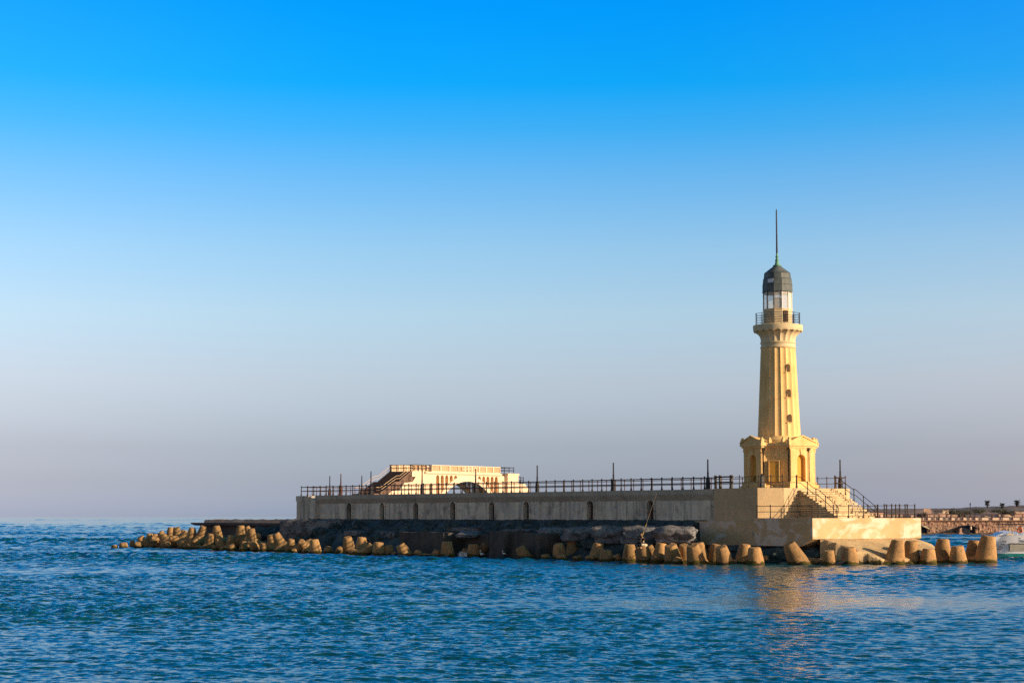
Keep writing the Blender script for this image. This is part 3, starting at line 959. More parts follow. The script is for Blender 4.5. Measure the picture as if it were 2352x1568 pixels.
# hollow at the portico fronts is carved as a recess box: wall = core + front layer with an arched opening
core = MB()
core.prism(bay_outline(-0.32), ZB + 0.55, 9.20)
bw_ = part('base_wall', core, M['cream'], LH)
for k in range(4):
    fr = MB()
    fr.arch_wall(-WP, WP, ZB + 0.55, 9.2, -RP, -RP + 0.318, [(0.0, 0.44, ZB + 0.56, 8.32)], 14)
    # concave bay skin between this portico and the next
    prev = None
    for a, b2 in zip(bay_arc(0, 14), bay_arc(-0.3, 14)):
        if prev:
            pa, pb2 = prev
            q = [(pa[0], pa[1], ZB + 0.55), (a[0], a[1], ZB + 0.55), (a[0], a[1], 9.2), (pa[0], pa[1], 9.2),
                 (pb2[0], pb2[1], ZB + 0.55), (b2[0], b2[1], ZB + 0.55), (b2[0], b2[1], 9.2), (pb2[0], pb2[1], 9.2)]
            fr.add(q, [(0, 1, 2, 3), (7, 6, 5, 4), (0, 4, 5, 1), (3, 2, 6, 7)])
        prev = (a, b2)
    fr.box(WP - 0.3, WP - 0.001, -RP + 0.32, -RP + 0.6, ZB + 0.55, 9.2)
    fr.box(-WP + 0.001, -WP + 0.3, -RP + 0.32, -RP + 0.6, ZB + 0.55, 9.2)
    por = part('portico', rot4(fr, k), M['cream'], LH, smooth=30)
    # flat pilasters and keystone
    pil = MB()
    for sx in (-1, 1):
        pil.box(sx * (WP - 0.2) - 0.17, sx * (WP - 0.2) + 0.17, -RP - 0.05, -RP + 0.001, ZB + 0.55, 9.2)
        pil.box(sx * (WP - 0.2) - 0.21, sx * (WP - 0.2) + 0.21, -RP - 0.09, -RP + 0.002, 8.98, 9.2)
    pil.slab([(-0.07, 8.74), (0.07, 8.74), (0.13, 9.16), (-0.13, 9.16)], -RP - 0.07, -RP + 0.001, 'y')
    part('pilaster', rot4(pil, k), M['cream'], por)
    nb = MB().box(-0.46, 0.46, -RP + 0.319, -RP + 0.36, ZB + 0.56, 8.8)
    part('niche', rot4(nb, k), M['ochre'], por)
    pd = MB()
    pd.slab([(-WP - 0.2, 9.705), (WP + 0.2, 9.705), (0, 10.24)], -RP - 0.17, -1.2, 'y')
    part('pediment', rot4(pd, k), M['cream'], por)
    pr = MB()
    for sx in (-1, 1):
        q = [(sx * (WP + 0.27), 9.71), (sx * (WP + 0.27), 9.80), (0, 10.36), (0, 10.25)]
        pr.slab(q, -RP - 0.25, -RP - 0.10, 'y')
    part('gable_moulding', rot4(pr, k), M['cream'], por)
    ak = MB()
    for sx in (-1, 1):
        for yy in (-RP - 0.05, -RP + 0.75):
            ak.box(sx * (WP + 0.10) - 0.13, sx * (WP + 0.10) + 0.13, yy - 0.13, yy + 0.13, 9.70, 10.0)
            ak.ball((sx * (WP + 0.10), yy, 10.06), 0.13, 8, 6)
    part('acroterion', rot4(ak, k), M['cream'], por)
corn = MB()
corn.prism(bay_outline(0.05), 9.20, 9.32)
corn.prism(bay_outline(0.14), 9.32, 9.46)
corn.prism(bay_outline(0.24), 9.46, 9.70)
part('cornice', corn, M['cream'], LH)
# blocked doorway standing in the front-left bay
db = MB()
db.box(-0.55, 0.22, -2.82, -1.9, ZB + 0.55, 8.2)
dm = Matrix.Rotation(R(-45), 4, 'Z')
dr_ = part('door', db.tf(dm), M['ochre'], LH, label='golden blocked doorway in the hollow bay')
df_ = MB().box(-0.62, -0.55, -2.86, -2.0, ZB + 0.55, 8.27).box(0.22, 0.29, -2.86, -2.0, ZB + 0.55, 8.27).box(-0.55, 0.22, -2.86, -2.0, 8.203, 8.27)
part('door_frame', df_.tf(dm), M['cream'], dr_)
# drain pipes at the portico corners
for k, sx in ((0, -1), (0, 1), (3, 1)):
    dp = MB()
    x_, y_ = sx * (WP + 0.06), -RP + 0.14
    if (k, sx) == (0, 1):
        x_, y_ = WP - 0.42, -RP - 0.10
    dp.cyl((x_, y_, ZB + 0.5), (x_, y_, 9.35), 0.02 if (k, sx) == (0, 1) else 0.035, seg=8)
    dp.box(x_ - 0.09, x_ + 0.09, y_ - 0.08, y_ + 0.08, 9.1, 9.32)
    part('drainpipe', rot4(dp, k), M['pipe'], LH)

# shaft: twenty flutes with sharp arrises, slight taper
NF = 20
ARR = R(-90 + 2.0 - 31 + 15)             # one arris, so that the windows sit in a flute
def flute(depth):
    def f(a, z):
        q = ((a - ARR) / (2 * PI / NF)) % 1.0
        return 1 - depth * (math.sin(PI * q) ** 0.9)
    return f
sh = MB()
prof = [(1.80, 10.32), (1.785, 10.5), (1.46, 17.68), (1.455, 17.72)]
sh.lathe(prof, NF * 10, (0, 0), ARR, flute(0.046))
part('shaft', sh, M['cream'], LH, smooth=14)
rb = MB()
rb.lathe([(2.02, 9.70), (2.02, 10.02), (1.93, 10.10), (1.86, 10.22), (1.82, 10.32)], 80)
part('shaft_ring', rb, M['cream'], LH, smooth=30)
nk = MB()
nk.lathe([(1.46, 17.70), (1.50, 17.74), (1.50, 17.82), (1.44, 17.86), (1.44, 18.08), (1.50, 18.12), (1.50, 18.2), (1.45, 18.24)], 80)
part('neck_band', nk, M['palecream'], LH, smooth=30)
fl = MB()
fp = [(1.45, 18.24), (1.46, 18.45), (1.50, 18.62), (1.60, 18.80), (1.75, 18.95), (1.92, 19.05), (1.95, 19.07)]
fl.lathe(fp, NF * 10, (0, 0), ARR, flute(0.045))
part('capital', fl, M['palecream'], LH, smooth=18)
gl = MB()
def scal(a, z):
    return 1.0
nseg = 200
gp = [(1.7, 19.05), (2.02, 19.06), (2.06, 19.12), (2.08, 19.45), (2.08, 19.62), (2.02, 19.66)]
gl.lathe(gp, nseg)
for i in range(nseg * len(gp)):
    x_, y_, z_ = gl.v[i]
    if z_ < 19.2 and math.hypot(x_, y_) > 1.9:
        a = math.atan2(y_, x_)
        q = ((a - ARR) / (2 * PI / NF)) % 1.0
        gl.v[i] = (x_, y_, z_ + 0.12 * math.sin(PI * q) ** 0.7 - 0.02)
part('gallery', gl, M['palecream'], LH, smooth=30)
for (zz, adeg) in ((15.98, -8), (13.87, -8), (11.78, -8)):
    zc = zz
    rr_ = 1.80 - (zc - 10.4) * (0.34 / 7.2)
    a = R(-90 + adeg)
    def wbx(w, h, depth0, depth1, arch):
        mb = MB()
        pts = [(-w, -h), (w, -h)] + ([(w * math.cos(t), h - w + w * math.sin(t)) for t in [PI * i / 8 for i in range(9)]] if arch else [(w, h), (-w, h)])
        mb.slab(pts, depth0, depth1, 'y')
        mb.tf(Matrix.Rotation(R(adeg), 4, 'Z') @ Matrix.Translation((0, 0, zc)))
        return mb
    w_ = part('window', wbx(0.21, 0.34, -rr_ * 0.992, -rr_ * 0.90, True), M['darkvoid'], LH)
    part('sill', wbx(0.26, 0.035, -rr_ * 1.01, -rr_ * 0.90, False).tf(Matrix.Translation((0, 0, -0.375))), M['cream'], w_)
# gallery railing
for zz in (0.16, 0.36, 0.56, 0.76, 0.96):
    part('gallery_rail', MB().torus((0, 0, 19.66 + zz), 1.86, 0.02, None, 12 if zz < 0 else 48, 5), M['railnavy'], LH, smooth=40)
for i in range(12):
    a = 2 * PI * i / 12 + 0.12
    part('gallery_post', MB().cyl((1.86 * math.cos(a), 1.86 * math.sin(a), 19.62), (1.86 * math.cos(a), 1.86 * math.sin(a), 20.68), 0.032, seg=7), M['railnavy'], LH)
# watch room, twelve sided
PH12 = R(-90 - 20.6 - 31)
def ngon(r, n=12, ph=PH12):
    return [(r * math.cos(ph + 2 * PI * i / n), r * math.sin(ph + 2 * PI * i / n)) for i in range(n)]
wr = MB()
wr.prism(ngon(1.24), 19.64, 20.92)
wr.prism(ngon(1.28), 20.92, 21.0)
part('watch_room', wr, M['palecream'], LH)
def face_mid(i, r):
    p, q = ngon(r)[i % 12], ngon(r)[(i + 1) % 12]
    return Vector(((p[0] + q[0]) / 2, (p[1] + q[1]) / 2, 0)), math.atan2((p[1] + q[1]), (p[0] + q[0]))
mid, fa = face_mid(1, 1.24)
def on_face(mb):
    return mb.tf(Matrix.Translation(mid) @ Matrix.Rotation(fa + PI / 2, 4, 'Z'))
gw = MB().box(-0.21, 0.21, -0.02, 0.05, 19.86, 20.82)
gwo = part('watch_window', on_face(gw), M['darkvoid'], LH)
gg = MB()
for x_ in (-0.2, 0.0, 0.2):
    gg.box(x_ - 0.022, x_ + 0.022, -0.05, -0.021, 19.86, 20.82)
for z_ in (19.88, 20.11, 20.34, 20.57, 20.8):
    gg.box(-0.222, 0.222, -0.052, -0.02, z_ - 0.022, z_ + 0.022)
part('grille', on_face(gg), M['grille'], gwo)
# lantern: frames, panes, lens inside
for i in range(12):
    p = Vector((*ngon(1.22)[i], 0))
    part('mullion', MB().cyl((p.x, p.y, 21.0), (p.x, p.y, 22.42), 0.04, seg=6), M['white'] if i not in (0, 11, 10) else M['railnavy'], LH)
    q0, q1 = ngon(1.2)[i], ngon(1.2)[(i + 1) % 12]
    pn = MB().add([(q0[0], q0[1], 21.0), (q1[0], q1[1], 21.0), (q1[0], q1[1], 22.42), (q0[0], q0[1], 22.42),
                   (q0[0] * 0.99, q0[1] * 0.99, 21.0), (q1[0] * 0.99, q1[1] * 0.99, 21.0), (q1[0] * 0.99, q1[1] * 0.99, 22.42), (q0[0] * 0.99, q0[1] * 0.99, 22.42)],
                  [(0, 1, 2, 3), (7, 6, 5, 4)])
    if i in (2, 3):  # two panes on the right side are opaque white
        part('lantern_white_panel', pn, M['white'], LH, label='opaque white panel in the lantern')
    else:
        part('lantern_pane', pn, M['glass'], LH)
tr = MB().lathe([(1.10, 22.30), (1.20, 22.30), (1.20, 22.44), (1.10, 22.44)], 12, (0, 0), PH12, cap=False)
part('lantern_head', tr, M['white'], LH)
ln = MB().lathe([(0.28, 20.98), (0.24, 21.25), (0.34, 21.3), (0.42, 21.6), (0.34, 21.95), (0.2, 22.05)], 20)
part('lens', ln, M['white'], LH, smooth=30)
part('lamp_base', MB().lathe([(0.36, 21.0), (0.36, 21.18), (0.2, 21.2)], 16), M['orange'], LH)
dmm = MB()
dmm.lathe([(1.29, 22.42), (1.31, 22.46), (1.29, 22.6), (1.285, 23.02), (1.30, 23.04), (1.27, 23.08), (1.23, 23.5), (1.24, 23.53), (1.19, 23.57), (1.13, 23.95), (1.14, 24.0), (1.11, 24.05), (1.06, 24.08)], 12, (0, 0), PH12)
dm_ = part('dome', dmm, M['lead'], LH, smooth=20)
cn = MB().lathe([(1.12, 24.06), (0.30, 24.68), (0.26, 24.74)], 12, (0, 0), PH12)
part('dome_cap', cn, M['lead'], dm_, smooth=20)
vb = MB().box(-0.26, 0.26, -0.02, 0.03, 23.18, 23.50)
mid, fa = face_mid(11, 1.245)
part('dome_window', on_face(vb), M['boatwhite'], dm_)  # small dome window, its pale sky reflection put into the colour
fn = MB().lathe([(0.36, 24.68), (0.36, 24.74), (0.22, 24.80), (0.17, 24.95), (0.14, 25.1), (0.17, 25.14), (0.17, 25.2), (0.11, 25.26), (0.10, 25.42), (0.14, 25.46), (0.14, 25.52), (0.085, 25.56), (0.085, 25.78)], 16)
part('finial', fn, M['copper'], LH, smooth=40)
part('spire', MB().lathe([(0.085, 25.76), (0.075, 26.5), (0.055, 29.4), (0.02, 29.55)], 10), M['spire'], LH, smooth=40)
part('steps_at_door', MB().box(1.35, 2.3, -2.4, -1.4, ZB, ZB + 0.3).box(1.5, 2.1, -2.2, -1.4, ZB + 0.3, ZB + 0.55), M['cream'], LH)
# the small dark figure-like bundle by the left portico: a stack of dark boxes
bx_ = at(1751, 1119, 157.0)
bb = MB().box(-0.16, 0.16, -0.15, 0.15, 0, 0.42).box(-0.12, 0.13, -0.11, 0.12, 0.42, 1.02).ball((0, 0, 1.08), 0.12, 8, 6)
solo('bundle', bb, M['black'], 'dark upright bundle against the left portico of the lighthouse', 'bundle', (bx_.x, bx_.y, ZP), 0.4)

# ------------------------------------------------------------------ cream arched bridge beyond the pier
BD, BN = (0.56, 0.8285), (0.8285, -0.56)
BP = at(989, 1065, 290.0)
BRZ = math.atan2(BD[1], BD[0])
# local frame: x along the bridge (away from the camera), y backwards from the sunny front, z up
BR = thing('arched_bridge', 'pale cream arched bridge with arcades and parapet, beyond the pier', 'bridge', (BP.x, BP.y, 0), BRZ)
W_ = 4.3
# main spandrel walls with arcades; the big arch cuts through both walls
CXA, ZC_E, R_E, ZC_I, R_I = 9.6, -0.12, 9.98, -0.72, 9.70
def ext_z(x):
    d = R_E ** 2 - (x - CXA) ** 2
    return ZC_E + math.sqrt(d) if d > 0 else -9
def int_z(x):
    d = R_I ** 2 - (x - CXA) ** 2
    return ZC_I + math.sqrt(d) if d > 0 else -9
bays = [1.85 + 1.165 * i for i in range(5)] + [17.57 - 1.165 * i for i in range(6)]
for side, (ya, yb) in enumerate(((0.0, 0.45), (W_ - 0.45, W_))):
    ring = MB()
    n = 48
    xs = [CXA - 7.6 + 15.2 * i / n for i in range(n + 1)]
    for a, b in zip(xs[:-1], xs[1:]):
        q = []
        for yy in (ya - (0.12 if side == 0 else -0.02), yb):
            for (x, f) in ((a, int_z), (b, int_z), (b, ext_z), (a, ext_z)):
                q.append((x, yy, f(x)))
        ring.add(q, [(0, 1, 2, 3), (7, 6, 5, 4), (0, 4, 5, 1), (3, 2, 6, 7)])
    part('arch_rib', ring, M['bridge'], BR, smooth=30)
    arc = MB()
    def seg_wall(x0, x1, z1, op=None):
        # wall from the arch ring (or water) up to z1; op = (centre, half width, spring)
        def zlow(x):
            return ext_z(x) if abs(x - CXA) < 7.5 else 0.0
        if op is None:
            m = 6
            for i in range(m):
                a, b = x0 + (x1 - x0) * i / m, x0 + (x1 - x0) * (i + 1) / m
                za, zb = min(zlow(a), z1 - 0.01), min(zlow(b), z1 - 0.01)
                q = [(a, ya, za), (b, ya, zb), (b, ya, z1), (a, ya, z1), (a, yb, za), (b, yb, zb), (b, yb, z1), (a, yb, z1)]
                arc.add(q, [(0, 1, 2, 3), (7, 6, 5, 4), (0, 4, 5, 1), (3, 2, 6, 7), (0, 3, 7, 4), (1, 5, 6, 2)])
        else:
            c, w, zs = op
            m = 10
            for i in range(m):
                ta, tb = PI - PI * i / m, PI - PI * (i + 1) / m
                a, b = c + w * math.cos(ta), c + w * math.cos(tb)
                za, zb = max(zs + w * math.sin(ta), min(zlow(a), z1 - 0.01)), max(zs + w * math.sin(tb), min(zlow(b), z1 - 0.01))
                q = [(a, ya, za), (b, ya, zb), (b, ya, z1), (a, ya, z1), (a, yb, za), (b, yb, zb), (b, yb, z1), (a, yb, z1)]
                arc.add(q, [(0, 1, 2, 3), (7, 6, 5, 4), (0, 4, 5, 1), (3, 2, 6, 7)])
    cur = -1.5
    for c in sorted(bays):
        if c - 0.4 > cur:
            seg_wall(cur, c - 0.4, 9.99)
        seg_wall(c - 0.4, c + 0.4, 9.99, (c, 0.4, 9.46))
        cur = c + 0.4
    seg_wall(cur, 18.7, 9.99)
    part('arcade', arc, M['bridge'], BR)
for c in sorted(bays):
    zl = max(ext_z(c) if abs(c - CXA) < 7.4 else 5.0, 5.0)
    part('arch_back', MB().box(c - 0.42, c + 0.42, 0.5, 0.6, zl - 0.3, 9.95), M['ochre'], BR)
ck = MB().box(-1.5, 18.75, -0.16, W_ + 0.16, 9.99, 10.08).box(-1.55, 18.8, -0.28, W_ + 0.28, 10.08, 10.32)
part('deck', ck, M['bridge'], BR)
# parapets: posts, recessed ribbed panels, capping
def parapet(x0, x1, n, y, zt=11.36):
    pb = MB()
    pb.box(x0, x1, y, y + 0.3, 10.32, 10.44)
    pb.box(x0, x1, y - 0.06, y + 0.36, zt - 0.13, zt)
    for i in range(n + 1):
        x = x0 + (x1 - x0) * i / n
        a, b = max(x0, x - 0.14), min(x1, x + 0.14)
        pb.box(a, b, y - 0.03, y + 0.33, 10.44, zt - 0.13)
    o = part('parapet', pb, M['bridge'], BR)
    pp = MB()
    m = int((x1 - x0) / 0.12)
    for i in range(m):
        a = x0 + (x1 - x0) * i / m
        pp.box(a, a + (x1 - x0) / m * 0.6, y + 0.10, y + 0.2, 10.44, zt - 0.13)
    pp.box(x0, x1, y + 0.13, y + 0.17, 10.44, zt - 0.13)
    part('ribbed_panel', pp, M['panel'], o)
parapet(-4.3, -0.35, 2, 0.35, 11.30)
parapet(-0.05, 7.0, 3, -0.24)
parapet(7.05, 18.65, 6, 0.0, 11.40)
parapet(-4.3, 18.65, 12, W_ - 0.2, 11.32)
mid_ = MB()
for z in (10.62, 10.83, 11.04):
    mid_.box(8.0, 12.0, -0.12, -0.02, z, z + 0.1)
mid_.box(7.35, 12.35, -0.14, -0.03, 10.34, 10.45).box(9.6, 9.85, -0.15, -0.02, 10.45, 11.25)
part('centre_balustrade', mid_, M['bridge'], BR)
# left abutment with stairs coming down towards the camera
sw = MB()
sw.slab([(-1.5, 0.0), (-1.5, 10.30), (-2.9, 10.30), (-4.5, 8.70), (-6.5, 8.55), (-7.7, 7.45), (-9.6, 7.3), (-11.3, 6.2), (-11.3, 0.0)], 0.0, W_, 'y')
part('stair_abutment', sw, M['bridge'], BR)
sw2 = MB().box(-4.6, -1.5, 0.02, W_ - 0.02, 9.5, 10.31)
part('landing', sw2, M['bridge'], BR)
def bstep(x0, z0, x1, z1, n, ya, yb):
    mb = MB()
    for i in range(n):
        xa, xb = x0 + (x1 - x0) * i / n, x0 + (x1 - x0) * (i + 1) / n
        zt = z0 + (z1 - z0) * i / n
        mb.box(min(xa, xb), max(xa, xb) + 0.3, ya, yb, z1 - 0.6, zt)
    return mb
part('steps', bstep(-4.6, 10.28, -7.5, 8.72, 9, 0.15, W_ - 0.1), M['bridgestep'], BR)
part('steps', bstep(-8.4, 8.68, -12.2, 6.9, 10, 0.15, W_ - 0.1), M['bridgestep'], BR)
part('landing', MB().box(-8.5, -7.4, 0.12, W_ - 0.05, 7.8, 8.70), M['bridgestep'], BR)
part('landing', MB().box(-13.6, -12.2, 0.12, W_ - 0.05, 4.0, 6.9), M['bridgestep'], BR)
for y in (0.1, W_ - 0.2):
    hr = MB()
    for lv in (0.45, 0.85):
        hr.path([(-3.6, y, 10.32 + lv), (-4.6, y, 10.28 + lv), (-7.5, y, 8.75 + lv), (-8.4, y, 8.70 + lv), (-12.2, y, 6.95 + lv), (-13.2, y, 6.95 + lv)], 0.03, 6)
    part('stair_rail', hr, M['panel'], BR)
# dark rails on the left landing and the right block
def brail(x0, x1, y0, y1, z, n):
    mb = MB()
    pts = [(x0, y0, z), (x1, y0, z), (x1, y1, z)]
    for lv in (0.5, 0.95):
        mb.path([(p[0], p[1], p[2] + lv) for p in pts], 0.05, 6)
    for i in range(n + 1):
        x = x0 + (x1 - x0) * i / n
        mb.cyl((x, y0, z), (x, y0, z + 1.02), 0.06, seg=6)
    mb.cyl((x1, y1, z), (x1, y1, z + 1.02), 0.05, seg=6)
    part('railing', mb, M['pole'], BR)
brail(-4.5, -4.5 - 0.01, 4.2, 0.0, 10.31, 1)
brail(-4.35, -0.4, -0.12, -0.12, 10.34, 4)
brail(18.8, 22.8, 0.2, 4.0, 10.41, 3)
brail(23.3, 25.6, 0.2, 4.0, 8.9, 3)
lb = MB()
for i in range(4):
    y = 0.3 + i * (W_ - 0.4) / 3
    lb.cyl((-4.6, y, 10.3), (-4.6, y, 11.3), 0.06, seg=6)
for lv in (0.5, 0.95):
    lb.cyl((-4.6, 0.3, 10.3 + lv), (-4.6, W_ - 0.1, 10.3 + lv), 0.05, seg=6)
part('railing', lb, M['pole'], BR)
# right abutment block and the low stair block beyond
rb2 = MB().box(19.95, 23.0, -0.6, W_, 0.0, 10.12).box(19.85, 23.1, -0.7, W_ + 0.1, 10.12, 10.41)
rb2.box(18.7, 19.95, 0.0, W_, 0.0, 10.0)
part('right_abutment', rb2, M['bridge'], BR)
lo = MB().box(23.0, 25.3, -0.3, W_, 0.0, 8.85)
lo.slab([(25.3, 0), (28.4, 0), (28.4, 6.4), (25.3, 8.85)], -0.3, W_, 'y')
part('stair_abutment', lo, M['bridge'], BR)
db2 = MB().arch_wall(-0.42, 0.42, 6.2, 8.9, -0.03, -0.005, [(0.0, 0.3, 6.2, 8.2)])
part('doorway', MB().slab([(-0.3, 6.2), (0.3, 6.2), (0.3, 8.2)] + [(0.3 * math.cos(PI * i / 8), 8.2 + 0.3 * math.sin(PI * i / 8)) for i in range(1, 8)] + [(-0.3, 8.2)], -0.012, 0.05, 'y'), M['darkvoid'], BR)
# flights of the islet poles near the bridge stairs
for px, zt in ((937, 12.2), (950, 12.5), (962, 12.8)):
    pass
islet = MB()
def hf(x0, x1, y0, y1, nx, ny, zf):
    mb = MB()
    vs = [(x0 + (x1 - x0) * i / nx, y0 + (y1 - y0) * j / ny, 0) for i in range(nx + 1) for j in range(ny + 1)]
    vs = [(x, y, zf(x, y)) for x, y, _ in vs]
    fs = []
    for i in range(nx):
        for j in range(ny):
            a = i * (ny + 1) + j
            fs.append((a, a + ny + 1, a + ny + 2, a + 1))
    return mb.add(vs, fs)
# ------------------------------------------------------------------ rocky bank under the pier wall
prof_b = [(-13.5, -2.4), (-9.5, -1.2), (-7.4, -0.4), (-6.0, 0.35), (-5.2, 1.2), (-4.4, 1.95), (-3.2, 2.25), (-2.2, 2.40), (-1.2, 2.78), (-0.2, 3.12), (0.6, 3.36), (1.2, 3.4)]
def bank_z(x, y):
    for (a, za), (b, zb) in zip(prof_b[:-1], prof_b[1:]):
        if a <= y <= b:
            z = za + (zb - za) * (y - a) / (b - a)
            break
    else:
        z = prof_b[0][1] if y < 0 else prof_b[-1][1]
    am = 0.34 if y < 0.0 else 0.06
    z += am * noise.fractal(Vector((x * 0.55, y * 0.8, 1.7)), 0.8, 2.0, 4) + 0.5 * am * noise.noise(Vector((x * 2.3, y * 2.6, 0)))
    if x < -79:
        z -= (-79 - x) * 0.12
    if x > -13:
        z = min(z, 0.30 + 0.25 * noise.noise(Vector((x, y, 9))) + min(0.0, y + 0.5) * 0.5) if y < 1.4 else z
    return z
bank = MB()
ys_ = [-13.5, -11, -9.5, -8.6, -7.9] + [-7.4 + 0.24 * i for i in range(35)]
nxb = 520
xs_ = [-112 + 116.0 * i / nxb for i in range(nxb + 1)]
vs, fs = [], []
for x in xs_:
    for y in ys_:
        vs.append((x, y, bank_z(x, y)))
ny = len(ys_)
for i in range(nxb):
    for j in range(ny - 1):
        a = i * ny + j
        fs.append((a, a + ny, a + ny + 1, a + 1))
bank.add(vs, fs)
rb_ = random.Random(21)
for i in range(230):
    x_, y_ = rb_.uniform(-96, -15), rb_.uniform(-5.6, -0.5)
    s_ = rb_.uniform(0.4, 0.8) if y_ > -2.2 else rb_.uniform(0.5, 1.3)
    m_ = rough_blob((s_ * 1.3, s_, s_ * 0.8), 300 + i, 0.25, 2, rb_.uniform(0.1, 0.8), 1.2)
    m_.tf(Matrix.Translation((x_, y_, bank_z(x_, y_) + s_ * 0.08)) @ Matrix.Rotation(rb_.uniform(0, 3), 4, 'Z') @ Matrix.Rotation(rb_.uniform(-.4, .4), 4, 'X'))
    bank.add(m_.v, m_.f)
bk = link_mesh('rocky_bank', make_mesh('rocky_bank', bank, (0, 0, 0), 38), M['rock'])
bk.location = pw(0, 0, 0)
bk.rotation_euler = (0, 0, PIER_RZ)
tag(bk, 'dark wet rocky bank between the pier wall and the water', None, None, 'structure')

# concrete blocks in the shade, boulders and slabs on the bank
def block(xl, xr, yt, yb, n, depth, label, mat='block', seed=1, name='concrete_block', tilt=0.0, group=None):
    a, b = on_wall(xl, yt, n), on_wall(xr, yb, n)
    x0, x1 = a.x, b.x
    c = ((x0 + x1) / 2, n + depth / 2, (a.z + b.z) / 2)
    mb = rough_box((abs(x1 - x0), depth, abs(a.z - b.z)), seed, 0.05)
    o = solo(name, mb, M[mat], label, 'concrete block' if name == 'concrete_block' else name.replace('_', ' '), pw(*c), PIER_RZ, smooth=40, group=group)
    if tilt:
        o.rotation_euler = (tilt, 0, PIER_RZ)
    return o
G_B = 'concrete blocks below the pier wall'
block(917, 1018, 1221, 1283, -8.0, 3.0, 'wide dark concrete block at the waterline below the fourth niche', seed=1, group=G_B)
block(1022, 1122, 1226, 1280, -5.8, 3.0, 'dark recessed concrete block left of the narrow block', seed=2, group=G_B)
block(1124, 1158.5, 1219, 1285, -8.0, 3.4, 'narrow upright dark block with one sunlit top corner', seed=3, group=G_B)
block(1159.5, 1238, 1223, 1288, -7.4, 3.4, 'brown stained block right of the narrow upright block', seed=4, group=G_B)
def boulder(cx_, cy_, wpx, hpx, Y, label, mat='grey', seed=1, depth=2.0, boxy=0.5, amp=0.14, name='boulder', rz=None, rx=0.0):
    p = at(cx_, cy_, Y)
    s = Y / F_PX
    mb = rough_blob((wpx * s * 1.05, depth, hpx * s * 1.05), seed, amp, 4, boxy, 1.1)
    o = solo(name, mb, M[mat], label, name.replace('_', ' '), p, PIER_RZ * 0.3 if rz is None else rz, smooth=60)
    o.rotation_euler[0] = rx
    return o
def Yn(px, n):                               # depth of the pier-parallel line y = n at a pixel column
    return plane(px, 1240, NV, K0 + n).y
boulder(716, 1216, 132, 44, Yn(716, -3.6), 'long pale grey rubble mass under the left end of the pier wall', seed=11, depth=3.0, boxy=0.75, amp=0.12)
boulder(680, 1208, 60, 22, Yn(680, -2.2), 'pale grey rubble lump against the foot of the bastion', seed=12, depth=2.6, boxy=0.6)
boulder(815, 1224, 44, 12, Yn(815, -4.3), 'tilted grey slab lying on the dark bank', seed=13, depth=1.6, boxy=0.85, amp=0.07, name='stone_slab')
boulder(882, 1227, 16, 16, Yn(882, -4.6), 'small pointed grey rock, left one of a pair', seed=14, depth=0.8, boxy=0.0, amp=0.3)
boulder(902, 1228, 26, 18, Yn(902, -4.6), 'pointed grey rock, wider right one of a pair', seed=15, depth=0.9, boxy=0.0, amp=0.3)
boulder(1075, 1215, 86, 8, Yn(1075, -4.4), 'flat pale grey slab above the recessed dark block', seed=16, depth=2.4, boxy=0.85, amp=0.06, name='stone_slab')
boulder(1075, 1226, 46, 7, Yn(1075, -6.4), 'broken slab tilted over the recessed dark block', seed=17, depth=2.0, boxy=0.85, amp=0.06, name='stone_slab', rx=0.18)
boulder(1195, 1218.5, 78, 7, Yn(1195, -5.2), 'grey rubble crust on top of the brown stained block', seed=18, depth=2.6, boxy=0.8, amp=0.1, name='stone_slab')
boulder(1268, 1226, 62, 30, Yn(1268, -5.0), 'rounded grey boulder right of the brown stained block', seed=19, depth=2.4, boxy=0.35, amp=0.12)
boulder(1335, 1228, 84, 34, Yn(1335, -4.8), 'rough grey boulder under the seventh niche', seed=20, depth=2.6, boxy=0.6, amp=0.16)
boulder(1405, 1229, 74, 38, Yn(1405, -4.6), 'grey rubble mass behind the fisherman on his left', seed=21, depth=2.6, boxy=0.65, amp=0.18)
boulder(1475, 1230, 84, 40, Yn(1475, -4.4), 'grey rubble mass right behind the seated fisherman', seed=22, depth=2.4, boxy=0.65, amp=0.16)
boulder(1550, 1229, 90, 36, Yn(1550, -4.2), 'grey rubble mass between the fisherman and the landing stage', seed=23, depth=2.2, boxy=0.65, amp=0.18)
boulder(1757, 1281, 14, 11, 148.0, 'small ochre rock at the waterline below the landing stage', 'tetra', 24, 0.6, 0.4)
boulder(1790, 1276, 80, 34, 152.0, 'dark wet rock mass in the undercut of the landing stage', 'rock', 25, 2.4, 0.5, 0.2)
boulder(1700, 1272, 110, 34, 154.5, 'low dark rock mass under the middle of the landing stage', 'rock', 26, 2.2, 0.5, 0.2)
boulder(1878, 1276, 60, 36, 150.5, 'dark rock in the hollow under the broken apron', 'rock', 27, 1.8, 0.4, 0.2)
boulder(985, 1275, 40, 7, Yn(985, -11.0), 'low flat ochre rocks awash beside the leaning tetrapod', 'tetra', 28, 1.2, 0.5, 0.25)
boulder(1010, 1279, 26, 5, Yn(1010, -11.0), 'tiny flat rock awash at the waterline', 'tetra', 29, 1.0, 0.5, 0.25)

